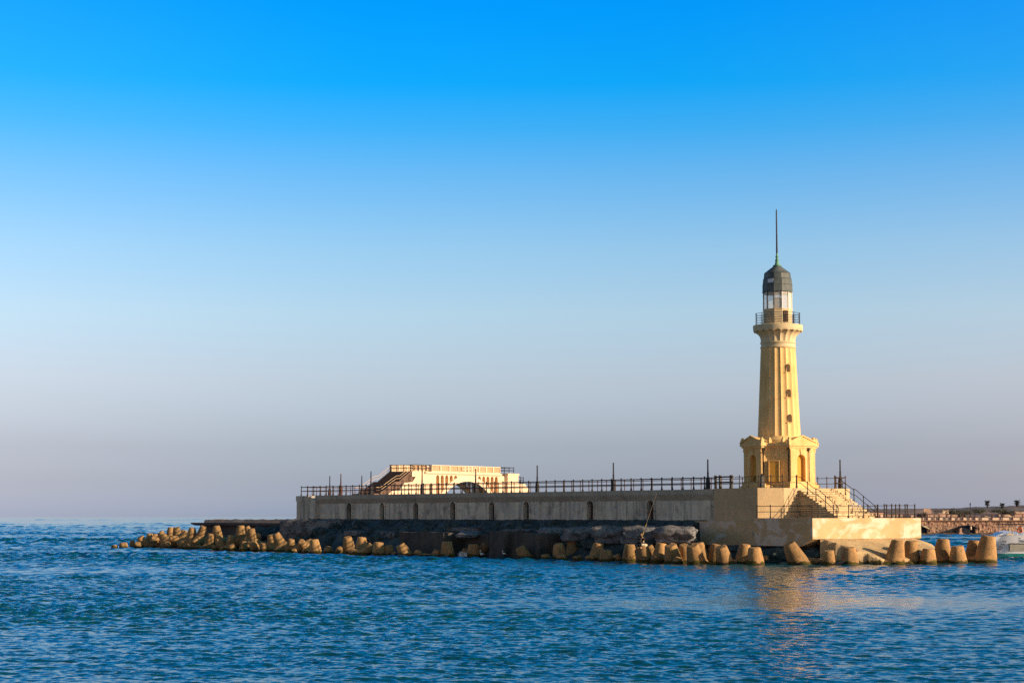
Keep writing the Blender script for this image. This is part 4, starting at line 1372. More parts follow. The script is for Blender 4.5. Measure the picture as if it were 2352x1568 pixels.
# low jetty carrying on past the bastion
JX0, JX1 = -107.5, -80.2
JORG = (-94.0, 3.5, 0.0)
jet = pthing('jetty', 'low dark jetty with sunlit flat top beyond the left end of the pier', 'jetty', JORG)
jb = MB()
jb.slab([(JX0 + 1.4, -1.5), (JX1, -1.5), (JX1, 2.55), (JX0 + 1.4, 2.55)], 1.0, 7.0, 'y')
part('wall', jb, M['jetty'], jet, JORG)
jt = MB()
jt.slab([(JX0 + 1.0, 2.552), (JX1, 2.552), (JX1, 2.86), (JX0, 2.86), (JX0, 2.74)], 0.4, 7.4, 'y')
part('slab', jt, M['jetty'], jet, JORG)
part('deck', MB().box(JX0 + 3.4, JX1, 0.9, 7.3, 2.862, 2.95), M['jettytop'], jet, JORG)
kb = rough_box((24.0, 0.9, 0.34), 77, 0.11, 24)
kb.tf(Matrix.Translation((-93.2, 1.6, 3.08)))
part('sun_catch_kerb', kb, M['jettytop'], jet, JORG, 50)  # lumpy kerb added so its facets catch the sun as a bright line
xa = on_wall(560, 1197, 1.5)
solo('pale_slab', rough_box((2.6, 1.0, 0.28), 5, 0.03), M['parapet'], 'pale broken slab lying on the low jetty', 'slab', pw(xa.x, 1.5, 3.08), PIER_RZ + 0.2, smooth=40)
xa = on_wall(576, 1197, 1.5)
solo('dark_stone', rough_blob((0.9, 0.7, 0.4), 8, 0.15), M['block'], 'dark stone beside the pale slab on the low jetty', 'stone', pw(xa.x, 1.5, 3.12), PIER_RZ, smooth=60)

# ------------------------------------------------------------------ tetrapods
def tetra_mesh(seed):
    rnd = random.Random(seed)
    dirs = [Vector((0, 0, 1))]
    for k in range(3):
        a = 2 * PI * k / 3 + 0.4
        dirs.append(Vector((math.cos(a) * 0.943, math.sin(a) * 0.943, -0.333)))
    prof = [(0.80, 0.0), (0.735, 0.45), (0.675, 0.8), (0.61, 1.15), (0.54, 1.5), (0.475, 1.80), (0.455, 1.85), (0.41, 1.895), (0.32, 1.905), (0.0, 1.905)]
    mb = MB()
    for d in dirs:
        q = d.to_track_quat('Z', 'Y')
        s0 = len(mb.v)
        seg = 26
        vs, fs = [], []
        for j, (r, z) in enumerate(prof):
            for i in range(seg):
                a = 2 * PI * i / seg
                p = Vector((r * math.cos(a), r * math.sin(a), z))
                nz = noise.noise(p * 1.7 + Vector((seed * 9, d.x * 5, d.y * 5)))
                n2 = noise.noise(p * 6 + Vector((seed, 3, d.z)))
                p *= 1 + 0.03 * nz + (0.02 * n2 if 4 < j < 9 else 0.006 * n2)
                vs.append(q @ p)
        for j in range(len(prof) - 1):
            for i in range(seg):
                k = (i + 1) % seg
                fs.append((j * seg + i, j * seg + k, (j + 1) * seg + k, (j + 1) * seg + i))
        mb.add(vs, fs)
    mb.ball((0, 0, 0), 0.82, 20, 12)
    me = make_mesh('tetrapod', mb, (0, 0, 0), 42)
    me.materials.append(M['tetra'])
    return me
TM = [tetra_mesh(s) for s in (1, 2, 3)]
WL = [(200, 226), (260, 221.6), (400, 215), (500, 205.4), (600, 196), (700, 189), (900, 177.3), (1100, 170), (1250, 162), (1400, 156), (1600, 146.6), (1810, 145.3), (1950, 145.3), (2050, 146.6), (2280, 150.5), (2400, 152)]
def Ywl(x):
    for (a, ya), (b, yb) in zip(WL[:-1], WL[1:]):
        if a <= x <= b:
            return ya + (yb - ya) * (x - a) / (b - a)
    return WL[0][1]
# tip pixel, a second pixel down the leg, lean towards the camera (deg), size, depth behind the waterline, spin, label
TT = [
 (263, 1251.5, 263, 1262, 0, .85, -3.5, 20, 'low round tetrapod stub, leftmost of all at the end of the heap'),
 (283, 1246.5, 284, 1258, 6, 1.1, -2.5, 50, 'low broad tetrapod stub, second from the left end of the heap'),
 (304, 1240, 304, 1252, 5, .62, 3.0, 10, 'small upright tetrapod tip behind the broad stub at the left end'),
 (322, 1233, 330, 1250, 15, 1.05, 2.0, 75, 'big broad tetrapod with rough face near the left end of the heap'),
 (316, 1247, 316, 1257, 30, .9, 0.2, 0, 'tetrapod stub pointing at the viewer near the left end of the heap'),
 (344, 1225, 344, 1240, 4, .88, 4.0, 30, 'upright short tetrapod behind the big broad one'),
 (347, 1238, 360, 1240, 40, .72, 1.8, 90, 'stubby tetrapod leg below the short upright one'),
 (357, 1226, 354, 1240, 0, .75, 5.5, 100, 'tetrapod tip peeping out left of the shaded leaning one'),
 (368, 1223, 382, 1243, -8, .92, 3.5, 60, 'shaded tetrapod leaning left with one bright right edge'),
 (392, 1211, 391, 1228, 0, .8, 7.0, 15, 'half hidden tetrapod tip at the top of the heap, left of the twin peak'),
 (405.5, 1211, 407.5, 1234, 4, .95, 5.5, 45, 'upright tetrapod standing highest in the heap, with a faint band'),
 (424, 1218, 418, 1232, 0, .85, 7.5, 80, 'tetrapod behind the two tallest legs of the heap'),
 (390, 1236, 412, 1240, 25, .8, 2.2, 35, 'flat lying tetrapod leg below the highest upright one'),
 (384, 1246, 384, 1257, 40, .85, 0.6, 110, 'rounded tetrapod stub at the water below the flat lying leg'),
 (420.5, 1243, 420, 1258, 8, .8, 0.8, 25, 'short upright tetrapod at the water below the tall forward leg'),
 (424, 1251, 434, 1260, 15, .72, 0.0, 70, 'low tetrapod leg sloping to the water beside the short upright one'),
 (442, 1212.5, 438.5, 1248, 6, .98, 3.0, 5, 'tall tetrapod with a vertical seam just left of the jetty end'),
 (468, 1209, 462, 1226, 12, .92, 5.0, 60, 'shaded tetrapod with a lit right shoulder under the jetty end'),
 (497, 1207.5, 499.5, 1234, 4, .92, 4.5, 95, 'upright sunlit tetrapod in front of the jetty, with a split foot'),
 (484, 1226, 482, 1246, 6, .95, 2.5, 30, 'square-topped tetrapod below and left of the one with a split foot'),
 (501, 1236, 509, 1260, 10, .92, 1.2, 55, 'tetrapod leaning left at the water under the one with a split foot'),
 (493, 1253, 494, 1262, 25, .66, 0.0, 0, 'little tetrapod stub at the waterline below the jetty end'),
 (530, 1229, 529.5, 1252, 6, .85, 3.0, 40, 'dark tetrapod with only its tip in the sun before the jetty'),
 (529, 1251, 536, 1266, 5, .88, 0.0, 85, 'pyramid shaped tetrapod leg leaning left at the water before the jetty'),
 (553, 1207, 553, 1236, 0, 1.0, 6.0, 20, 'fully shaded tetrapod standing against the jetty wall'),
 (567, 1209, 573, 1225, 0, .7, 6.0, 65, 'shaded tetrapod with a small lit edge against the jetty wall'),
 (577, 1214, 577, 1238, 8, .92, 4.2, 10, 'tetrapod in shade with a bright slanted cap before the jetty'),
 (560, 1243, 559, 1262, 0, .78, 0.8, 50, 'narrow tetrapod leg at the water beside the wide flat cap'),
 (580, 1244, 587, 1267, 28, .98, 0.6, 75, 'tetrapod with a wide flat cap tilted to the viewer before the jetty'),
 (605.5, 1246, 606, 1264, 18, .92, 1.2, 105, 'rounded tetrapod right of the wide flat cap'),
 (633, 1225, 645, 1252, 10, .98, 3.2, 15, 'sunlit tetrapod leaning left beside the grey rubble mass'),
 (621, 1228, 625, 1245, 0, .85, 5.0, 45, 'dim tetrapod in shade left of the leaning one by the rubble mass'),
 (669, 1238.5, 667, 1256, 12, .82, 1.5, 70, 'short bright tetrapod below the grey rubble mass'),
 (692, 1243, 694, 1255, 58, .82, 1.5, 30, 'tetrapod showing its round end to the viewer below the rubble mass'),
 (675, 1262, 676, 1270, 30, .62, 0.0, 0, 'low tetrapod tip at the waterline below the short bright one'),
 (697, 1263, 702, 1271, 20, .7, 0.0, 60, 'low sloping tetrapod tip at the waterline below the round end'),
 (721.5, 1239, 724, 1268, 4, .98, 0.4, 90, 'upright tetrapod with a dark seam below the right end of the rubble mass'),
 (752, 1259, 754, 1270, 45, .85, 0.2, 20, 'oval tetrapod end lying in the water right of the seamed one'),
 (780, 1259, 778, 1269, 48, .68, 0.2, 50, 'small round tetrapod end right of the oval one'),
 (798, 1234, 801, 1262, 20, .95, 1.6, 80, 'half shaded tetrapod with a wide lit cap under the tilted slab'),
 (831, 1234, 830.5, 1264, 4, .98, 1.6, 15, 'slim upright tetrapod between the lit cap and the big square one'),
 (806, 1263, 824, 1272, 12, .72, 0.0, 35, 'wedge of a tetrapod leg lying flat at the water'),
 (853, 1251, 836, 1272, 8, .78, 0.4, 65, 'tetrapod leg leaning right over the flat wedge'),
 (870, 1246, 870, 1276, 4, 1.1, 0.4, 40, 'big square shouldered tetrapod left of the dark wide block'),
 (893, 1252, 893, 1274, 0, .92, 1.8, 100, 'brown shaded tetrapod right behind the big square shouldered one'),
 (904, 1269, 905, 1277, 30, .62, 0.0, 25, 'greenish tetrapod tip awash before the dark wide block'),
 (919, 1251, 933, 1276, 5, .98, 0.0, 55, 'sharp edged tetrapod leaning left before the dark wide block'),
 (960, 1266, 960, 1274, 25, .75, 0.3, 85, 'low rounded tetrapod tip before the middle of the dark wide block'),
 (1006, 1264, 997, 1280, 4, .72, 0.3, 10, 'low tetrapod leg leaning right beside a bright upright one'),
 (1026, 1244.5, 1028.5, 1276, 3, .98, 0.4, 30, 'bright upright tetrapod standing alone before the recessed block'),
 (1087, 1250, 1087, 1277, 0, .98, 0.8, 60, 'shaded tetrapod right of the white spray'),
 (1118, 1251, 1106, 1266, 15, .8, 2.2, 90, 'tetrapod leaning right against the narrow upright block'),
 (1194, 1257, 1206, 1279, 4, .92, 0.4, 20, 'dim tetrapod leaning left before the brown stained block'),
 (1252.5, 1273, 1253, 1286, 3, .8, 0.0, 45, 'low stump of a tetrapod right of the brown stained block'),
 (1282.5, 1249, 1286, 1280, 12, .92, 1.4, 75, 'dark tetrapod with a lit tip behind a low stump'),
 (1289, 1273, 1291, 1288, 3, .85, -0.4, 105, 'low shaded tetrapod with a bright right edge under the lit tip'),
 (1317, 1229, 1319, 1260, 0, 1.0, 4.5, 15, 'tall fully shaded tetrapod against the rough grey boulder'),
 (1325, 1277, 1327, 1289, 4, .82, 0.0, 50, 'flat low tetrapod stump left of the pair at the water'),
 (1374.5, 1248, 1370, 1280, 4, .92, 1.2, 80, 'upright tetrapod standing behind two low stumps'),
 (1355.5, 1276, 1355, 1289, 3, .82, -0.2, 35, 'low stump in front and left of the upright tetrapod'),
 (1393, 1263, 1391, 1287, 3, .98, 0.2, 65, 'wide squat tetrapod with a ledge on its front'),
 (1396, 1278, 1396, 1290, 10, .8, -0.8, 5, 'front stump of the wide squat tetrapod group at the water'),
 (1415, 1274, 1418, 1286, 5, .72, 0.6, 95, 'small low tetrapod right of the wide squat one'),
 (1446, 1250.5, 1447, 1284, 2, .92, 0.8, 25, 'smooth upright tetrapod left of the seated fisherman'),
 (1474.5, 1251, 1481, 1285, 3, 1.0, 0.2, 55, 'tetrapod the fisherman sits on'),
 (1488, 1255, 1498, 1276, 0, .85, 2.6, 85, 'tetrapod half hidden right behind the fisherman\'s seat'),
 (1505, 1275, 1508, 1288, 6, .8, 0.2, 15, 'low tetrapod tip at the foot of the fisherman\'s seat'),
 (1519, 1248, 1516, 1280, 3, .92, 1.6, 45, 'speckled upright tetrapod, first standing right of the fisherman'),
 (1540, 1252, 1547, 1285, 18, 1.05, 0.2, 75, 'large tetrapod with flat cap facing the viewer, right of the speckled one'),
 (1558, 1283, 1556, 1291, 30, .72, -0.5, 5, 'low foot at the water before the large flat capped tetrapod'),
 (1571, 1251.5, 1573, 1278, 22, .85, 2.4, 35, 'small flat capped tetrapod between two large ones'),
 (1591, 1252, 1600, 1287, 18, 1.05, 0.0, 95, 'large tetrapod leaning left with a grey flat cap'),
 (1604, 1247, 1610, 1276, 4, .9, 1.8, 65, 'tall tetrapod right behind the grey capped leaning one'),
 (1645, 1250.5, 1643, 1278, 8, .92, 1.8, 20, 'tetrapod half hidden behind the notched shadow one'),
 (1656, 1256, 1665, 1288, 18, 1.0, 0.0, 50, 'flat capped tetrapod with a notched shadow and green weed at its foot'),
 (1711, 1250, 1708, 1282, 3, .92, 1.6, 80, 'slim upright tetrapod behind the smooth cone below the landing stage'),
 (1733, 1258, 1735, 1290, 2, 1.05, 0.0, 10, 'smooth cone shaped tetrapod below the dark stain of the landing stage'),
 (1812, 1249.5, 1832, 1288, 3, 1.12, 0.6, 88, 'large tetrapod leaning left in front of the corner of the landing stage'),
 (1903, 1264.5, 1905.5, 1290, 6, .92, 0.2, 40, 'short tetrapod before the hollow under the apron'),
 (1924.5, 1269, 1926, 1286, 4, .85, 3.0, 70, 'weedy tetrapod half hidden behind the short one by the apron'),
 (1951, 1257.5, 1952.5, 1292, 2, 1.05, 0.0, 100, 'broad upright tetrapod standing free before the apron'),
 (1984, 1266.5, 1985, 1290, 3, .98, 2.4, 25, 'dim low tetrapod between the free standing and the double one'),
 (2062, 1241.5, 2056, 1284, 2, 1.08, 0.6, 92, 'double tetrapod with a second leg sloping down to the left'),
 (2093, 1243, 2093, 1280, 2, 1.05, 1.6, 60, 'thick tetrapod before the right end of the apron'),
 (2133, 1261, 2132, 1288, 3, 1.05, 0.2, 30, 'squat tetrapod with a dark chipped left shoulder right of the apron'),
 (2166, 1238.5, 2165, 1280, 2, 1.05, 2.2, 80, 'tall round topped tetrapod with a curved shadow, beside the red buoy'),
 (2198.5, 1254.5, 2201, 1288, 3, 1.08, 0.2, 50, 'pitted tetrapod in front, between two taller ones on the right'),
 (2237.5, 1241.5, 2236, 1280, 2, 1.0, 2.4, 20, 'tetrapod left behind the tallest one at the right end'),
 (2270, 1231.5, 2265, 1284, 6, 1.22, 0.4, 100, 'tallest tetrapod, last in the row at the right beside the boat'),
]
rt = random.Random(5)
tetras = []
for i, (tx, ty, bx, by, lean, k, dy, spin, lab) in enumerate(TT):
    Yd = Ywl((tx + bx) / 2) + dy + 0.9
    k *= 0.84 if tx < 700 else (0.92 if tx < 920 else 0.97)
    tip, low = at(tx, ty, Yd), at(bx, by, Yd)
    ax = (tip - low).normalized()
    # lean towards the viewer
    ax = (ax * math.cos(R(lean)) + Vector((0, -1, 0)) * math.sin(R(lean))).normalized()
    c = tip - ax * (1.86 * k)
    o = bpy.data.objects.new('tetrapod', TM[i % 3])
    COL.objects.link(o)
    o.location = c
    q = ax.to_track_quat('Z', 'Y') @ Matrix.Rotation(R(spin + rt.uniform(-8, 8)), 4, 'Z').to_quaternion()
    o.rotation_euler = q.to_euler()
    o.scale = (k, k, k)
    tag(o, lab, 'tetrapod', 'tetrapods along the foot of the pier')
    tetras.append(o)

# ------------------------------------------------------------------ fisherman on his tetrapod
def skin_mesh(name, verts, edges, radii, mat, parent=None, levels=2, root=0):
    me = bpy.data.meshes.new(name)
    me.from_pydata(verts, edges, [])
    o = bpy.data.objects.new(name, me)
    COL.objects.link(o)
    md = o.modifiers.new('skin', 'SKIN')
    md.use_smooth_shade = True
    for v, r in zip(me.skin_vertices[0].data, radii):
        v.radius = (r, r) if isinstance(r, (int, float)) else r
    me.skin_vertices[0].data[root].use_root = True
    sb = o.modifiers.new('sub', 'SUBSURF')
    sb.levels = sb.render_levels = levels
    dg = bpy.context.evaluated_depsgraph_get()
    m2 = bpy.data.meshes.new_from_object(o.evaluated_get(dg))
    o.modifiers.clear()
    o.data = m2
    m2.name = name
    m2.materials.clear()
    m2.materials.append(mat)
    for p in m2.polygons:
        p.use_smooth = True
    if parent:
        o.parent = parent
    return o
seat_t = next(o for o in tetras if o['label'] == 'tetrapod the fisherman sits on')
Ys = seat_t.location.y - 0.05
fb = at(1475.5, 1250, Ys - 0.1)
FZ = -0.02
# figure local frame: +x to the viewer's right, -y to the viewer, z up from the seat; he looks down to the left front
J = {'pel': (0.0, 0.0, 0.13), 'wai': (-0.01, -0.02, 0.30), 'che': (-0.04, -0.05, 0.52), 'nek': (-0.07, -0.08, 0.68), 'hd0': (-0.085, -0.105, 0.77), 'hd1': (-0.095, -0.12, 0.87), 'hd2': (-0.095, -0.12, 0.935),
     'hl': (-0.08, -0.08, 0.11), 'kl': (-0.42, -0.30, 0.22), 'al': (-0.30, -0.36, -0.20), 'tl': (-0.40, -0.50, -0.24),
     'hr': (0.08, -0.08, 0.11), 'kr': (-0.20, -0.46, 0.24), 'ar': (-0.12, -0.47, -0.18), 'tr': (-0.20, -0.62, -0.22),
     'sl': (-0.22, -0.03, 0.60), 'el': (-0.36, -0.20, 0.44), 'wl': (-0.20, -0.38, 0.50), 'pl': (-0.15, -0.42, 0.53),
     'sr': (0.12, -0.08, 0.60), 'er': (0.16, -0.28, 0.42), 'wr': (0.02, -0.42, 0.56), 'pr': (-0.01, -0.45, 0.60)}
keys = list(J)
E_ = [('pel', 'wai'), ('wai', 'che'), ('che', 'nek'), ('nek', 'hd0'), ('hd0', 'hd1'), ('hd1', 'hd2'), ('pel', 'hl'), ('hl', 'kl'), ('kl', 'al'), ('al', 'tl'), ('pel', 'hr'), ('hr', 'kr'), ('kr', 'ar'), ('ar', 'tr'),
      ('che', 'sl'), ('sl', 'el'), ('el', 'wl'), ('wl', 'pl'), ('che', 'sr'), ('sr', 'er'), ('er', 'wr'), ('wr', 'pr')]
rad = {'pel': 0.13, 'wai': 0.12, 'che': 0.14, 'nek': 0.055, 'hd0': 0.075, 'hd1': 0.10, 'hd2': 0.07, 'hl': 0.09, 'kl': 0.065, 'al': 0.045, 'tl': 0.035, 'hr': 0.09, 'kr': 0.065, 'ar': 0.045, 'tr': 0.035,
       'sl': 0.07, 'el': 0.05, 'wl': 0.033, 'pl': 0.036, 'sr': 0.07, 'er': 0.05, 'wr': 0.033, 'pr': 0.036}
verts = [Vector(J[k]) for k in keys]
radl = [rad[k] for k in keys]
edges = [(keys.index(a), keys.index(b)) for a, b in E_]
rodv = (at(1506, 1127, Ys - 1.2) - at(1476, 1217, Ys - 0.55)).normalized()
for hand, side in (('pl', 1), ('pr', -1)):
    pi_ = keys.index(hand)
    base = Vector(J[hand])
    for fnum in range(5):                     # four fingers and a thumb closing round the rod
        b0 = base + rodv * (0.022 * (fnum - 1.5)) if fnum < 4 else base + Vector((0.02 * side, 0.02, 0.03))
        p1 = b0 + Vector((0.03 * side, -0.045, 0.0)) if fnum < 4 else b0 + Vector((-0.01 * side, -0.04, 0.03))
        p2 = p1 + Vector((0.035 * side, 0.012, 0.0)) if fnum < 4 else p1 + Vector((0.025 * side, -0.01, 0.01))
        n0 = len(verts)
        verts += [p1, p2]
        radl += [0.0105, 0.009]
        edges += [(pi_, n0), (n0, n0 + 1)]
body = skin_mesh('person', verts, edges, radl, M['skin'])
body.location = (fb.x, fb.y, fb.z + FZ)
tag(body, 'person in black jacket sitting on a tetrapod holding a long fishing rod', 'person')
def cloth(name, ks, es, grow, mat):
    idx = {k: i for i, k in enumerate(ks)}
    return skin_mesh(name, [J[k] for k in ks], [(idx[a], idx[b]) for a, b in es], [rad[k] + grow for k in ks], mat, body)
cloth('jacket', ['pel', 'wai', 'che', 'nek', 'sl', 'el', 'wl', 'sr', 'er', 'wr'], [('pel', 'wai'), ('wai', 'che'), ('che', 'nek'), ('che', 'sl'), ('sl', 'el'), ('el', 'wl'), ('che', 'sr'), ('sr', 'er'), ('er', 'wr')], 0.028, M['jacket'])
cloth('trousers', ['pel', 'wai', 'hl', 'kl', 'al', 'hr', 'kr', 'ar'], [('pel', 'wai'), ('pel', 'hl'), ('hl', 'kl'), ('kl', 'al'), ('pel', 'hr'), ('hr', 'kr'), ('kr', 'ar')], 0.02, M['trouser'])
for t in ('l', 'r'):
    a, b = Vector(J['a' + t]), Vector(J['t' + t])
    part('shoe', MB().cyl(a + Vector((0.03, 0.05, -0.05)), b + Vector((0, 0, -0.03)), 0.062, 0.048, 10).ball(b + Vector((0, 0, -0.03)), 0.05, 10, 6), M['shoe'], body, smooth=50)
hd = Vector(J['hd1'])
hb = MB()
hb.ball(hd + Vector((0.015, 0.03, 0.045)), 0.112, 14, 10, (1, 1, 0.85))
part('hair', hb, M['hair'], body, smooth=60)
fc = MB()
fdir = Vector((-0.45, -0.85, -0.12)).normalized()
fs_ = fdir.cross(Vector((0, 0, 1))).normalized()
fc.ball(hd + fdir * 0.105 + Vector((0, 0, -0.03)), 0.018, 8, 6, (1, 1, 1.4))
part('nose', fc, M['skin'], body, smooth=60)
for s_ in (-1, 1):
    part('eye', MB().ball(hd + fdir * 0.088 + fs_ * 0.034 * s_ + Vector((0, 0, 0.0)), 0.013, 8, 6), M['hair'], body)
    part('ear', MB().ball(hd + fs_ * 0.1 * s_ + Vector((0, 0, -0.02)), 0.026, 8, 6, (0.6, 0.8, 1.2)), M['skin'], body)
part('mouth', MB().ball(hd + fdir * 0.094 + Vector((0, 0, -0.075)), 0.02, 8, 6, (1.2, 1, 0.4)), M['orange'], body)
bagm = rough_blob((0.62, 0.5, 0.30), 31, 0.2, 3, 0.5)
bag = solo('cloth_bundle', bagm, M['bag'], 'pale crumpled cloth bundle the fisherman sits on', 'cloth', (fb.x + 0.06, fb.y - 0.12, fb.z - 0.06), 0.3, smooth=60)
rp0 = body.location + (Vector(J['pl']) + Vector(J['pr'])) / 2 + Vector((0.0, -0.03, 0.0)) - rodv * 0.55
rod = thing('fishing_rod', 'long pale fishing rod with yellow grip, held by the seated person', 'fishing rod', rp0)
RL = 4.4
part('blank', MB().cyl(rodv * 0.0, rodv * RL * 0.5, 0.024, 0.018, 8).cyl(rodv * RL * 0.5, rodv * RL, 0.018, 0.010, 8), M['rod'], rod)
part('grip', MB().cyl(rodv * 0.78, rodv * 1.06, 0.032, 0.030, 10), M['cork'], rod)
part('reel_seat', MB().cyl(rodv * 1.52, rodv * 1.70, 0.028, 0.028, 10), M['cork'], rod)
for q in (2.2, 2.9, 3.5, 4.0, 4.38):
    part('guide', MB().torus(rodv * q + Vector((0, -0.03, 0)), 0.022, 0.004, rodv.to_track_quat('Z', 'Y').to_matrix(), 10, 4), M['pole'], rod)

# egrets and spray at the waterline
def egret(px, py, Y, label, s=1.0):
    p = at(px, py, Y)
    mb = MB()
    mb.ball((0, 0, 0.26 * s), 0.11 * s, 12, 8, (1.4, 0.8, 0.9))
    mb.cyl((-0.12 * s, 0, 0.30 * s), (-0.17 * s, 0, 0.44 * s), 0.035 * s, 0.024 * s, 8)
    mb.cyl((-0.17 * s, 0, 0.44 * s), (-0.13 * s, 0, 0.56 * s), 0.024 * s, 0.024 * s, 8)
    mb.ball((-0.15 * s, 0, 0.58 * s), 0.042 * s, 8, 6, (1.3, 0.8, 0.9))
    mb.cyl((0.12 * s, 0, 0.26 * s), (0.27 * s, 0, 0.20 * s), 0.05 * s, 0.012 * s, 8)
    b = solo('egret', mb, M['spray'], label, 'bird', p, 0.5, smooth=60, group='egrets at the waterline')
    lg = MB()
    for y in (-0.03, 0.03):
        lg.cyl((0, y * s, 0.2 * s), (0.01, y * s, 0), 0.008 * s, 0.008 * s, 5)
    part('leg', lg, M['black'], b)
    part('beak', MB().cyl((-0.19 * s, 0, 0.58 * s), (-0.31 * s, 0, 0.56 * s), 0.014 * s, 0.003 * s, 6), M['cork'], b)
egret(1106.5, 1279, Ywl(1106) - 0.4, 'white egret standing left of the narrow upright block', 1.05)
egret(1157, 1276, Ywl(1157) - 0.6, 'white egret at the foot of the narrow upright block', 0.8)
sp = MB()
rs = random.Random(3)
for i in range(60):
    a = rs.uniform(0, PI)
    L = rs.uniform(0.12, 0.48) * (0.5 + 0.5 * math.sin(a))
    b0 = Vector((rs.uniform(-0.35, 0.35), rs.uniform(-0.2, 0.2), rs.uniform(-0.02, 0.12)))
    sp.cyl(b0, b0 + Vector((math.cos(a) * L * 0.7 * (1 if b0.x > 0 else 1), rs.uniform(-.1, .1), math.sin(a) * L)), rs.uniform(0.025, 0.06), 0.008, 6)
for i in range(70):
    a = rs.uniform(0, PI)
    L = rs.uniform(0.2, 0.62)
    sp.ball((math.cos(a) * L * 0.9, rs.uniform(-.2, .2), math.sin(a) * L * 0.8 + 0.03), rs.uniform(0.008, 0.028), 6, 4)
spp = at(1064, 1277, Ywl(1064) + 0.3)
so = link_mesh('splash', make_mesh('splash', sp), M['spray'])
so.location = (spp.x, spp.y, max(0.03, spp.z))
tag(so, 'burst of white spray where a wave breaks between two tetrapods', None, None, 'stuff')

# red buoy
bu = at(2149.5, 1258.5, 214.0)
by_ = thing('buoy', 'small red ball buoy floating behind the tall round topped tetrapod', 'buoy', (bu.x, bu.y, 0))
part('float', MB().ball((0, 0, 0.16), 0.26, 16, 10), M['red'], by_, smooth=60)
part('eye', MB().torus((0, 0, 0.45), 0.05, 0.015, Matrix.Rotation(PI / 2, 3, 'X'), 12, 6), M['pole'], by_)

# ------------------------------------------------------------------ boat at the right edge
BO = at(2346, 1281, 170.0)
boat = thing('motor_boat', 'white motor boat with teal stripe moored stern-on at the right edge', 'boat', (BO.x, BO.y, 0), R(-5))
def hull_sec(yp):
    """half section (x, z) list at distance yp from the stern"""
    t = yp / 9.0
    bm_ = 2.30 * (1 - max(0, (t - 0.35) / 0.65) ** 2.2)
    sheer = 2.02 + 0.35 * t * t
    return [(0.0, -0.45), (bm_ * 0.55, -0.30), (bm_ * 0.88, 0.12), (bm_ * 0.97, 0.40), (bm_ * 1.0, 0.72), (bm_ * 0.99, 1.15), (bm_ * 0.90, 1.55), (bm_ * 0.74, sheer)]
def hull_band(j0, j1, grow=0.0, ystern=0.0):
    mb = MB()
    ny = 18
    rows = []
    for i in range(ny + 1):
        yp = 9.0 * i / ny
        s = hull_sec(yp)[j0:j1 + 1]
        # rounded quarters: the stern curves in
        rows.append([(x * (1 + grow), yp + (0.35 * (abs(x) / 2.3) ** 3 if i == 0 else 0), z) for x, z in s])
    for sx in (-1, 1):
        base = len(mb.v)
        m = j1 - j0 + 1
        vs = [(sx * p[0], p[1], p[2]) for r in rows for p in r]
        fs = []
        for i in range(ny):
            for j in range(m - 1):
                a = i * m + j
                fs.append((a, a + m, a + m + 1, a + 1))
        mb.add(vs, fs)
    # transom of this band
    s = hull_sec(0)[j0:j1 + 1]
    vs = []
    for x, z in s:
        for q in range(9):
            u = -1 + 2 * q / 8
            xx = x * u
            vs.append((xx, 0.35 * (abs(xx) / 2.3) ** 3, z))
    fs = []
    for j in range(len(s) - 1):
        for q in range(8):
            a = j * 9 + q
            fs.append((a, a + 1, a + 10, a + 9))
    mb.add(vs, fs)
    return mb
hu = part('hull', hull_band(3, 7), M['boatwhite'], boat, smooth=45)
part('boot_stripe', hull_band(2, 3, 0.0), M['teal'], hu, smooth=45)
part('bottom', hull_band(0, 2), M['navy'], hu, smooth=45)
dk = MB()
vs, fs = [], []
for i in range(19):
    yp = 9.0 * i / 18
    x = hull_sec(yp)[7]
    vs += [(-x[0], yp, x[1]), (x[0], yp, x[1])]
for i in range(18):
    fs.append((2 * i, 2 * i + 1, 2 * i + 3, 2 * i + 2))
dk.add(vs, fs)
part('deck', dk, M['boatwhite'], boat)
# bulwark wing on the left quarter, catching the sun
wg = MB().slab([(-2.42, 1.40), (-2.28, 1.34), (-1.62, 2.0), (-1.40, 2.22), (-1.75, 2.14), (-2.10, 1.95), (-2.22, 1.82)], 0.12, 3.4, 'y')
part('bulwark', wg, M['boatwhite'], boat)
well = MB().box(-0.98, 1.02, -0.03, 0.02, 0.62, 1.25)
part('stern_well', well, M['boatgrey'], boat)
wf = MB().box(-1.03, 1.07, -0.07, 0.0, 1.25, 1.31).box(-1.03, -0.98, -0.06, 0.0, 0.60, 1.25)
part('well_frame', wf, M['canopy'], boat)
part('swim_platform', MB().box(-2.15, -0.75, -0.55, 0.05, 0.03, 0.10), M['boatwhite'], boat)
lad = MB()
for q, (x_, z_) in enumerate(((-1.40, 1.48), (-1.55, 1.24), (-1.74, 1.00), (-1.88, 0.80))):
    lad.box(x_ - 0.17, x_ + 0.15, 0.02 - 0.06 + 0.35 * (abs(x_) / 2.3) ** 3, 0.05 + 0.35 * (abs(x_) / 2.3) ** 3, z_ - 0.02, z_ + 0.02)
lad.path([(-1.28, -0.03, 1.5), (-1.76, 0.1, 0.75)], 0.012, 5)
part('boarding_ladder', lad, M['black'], boat)
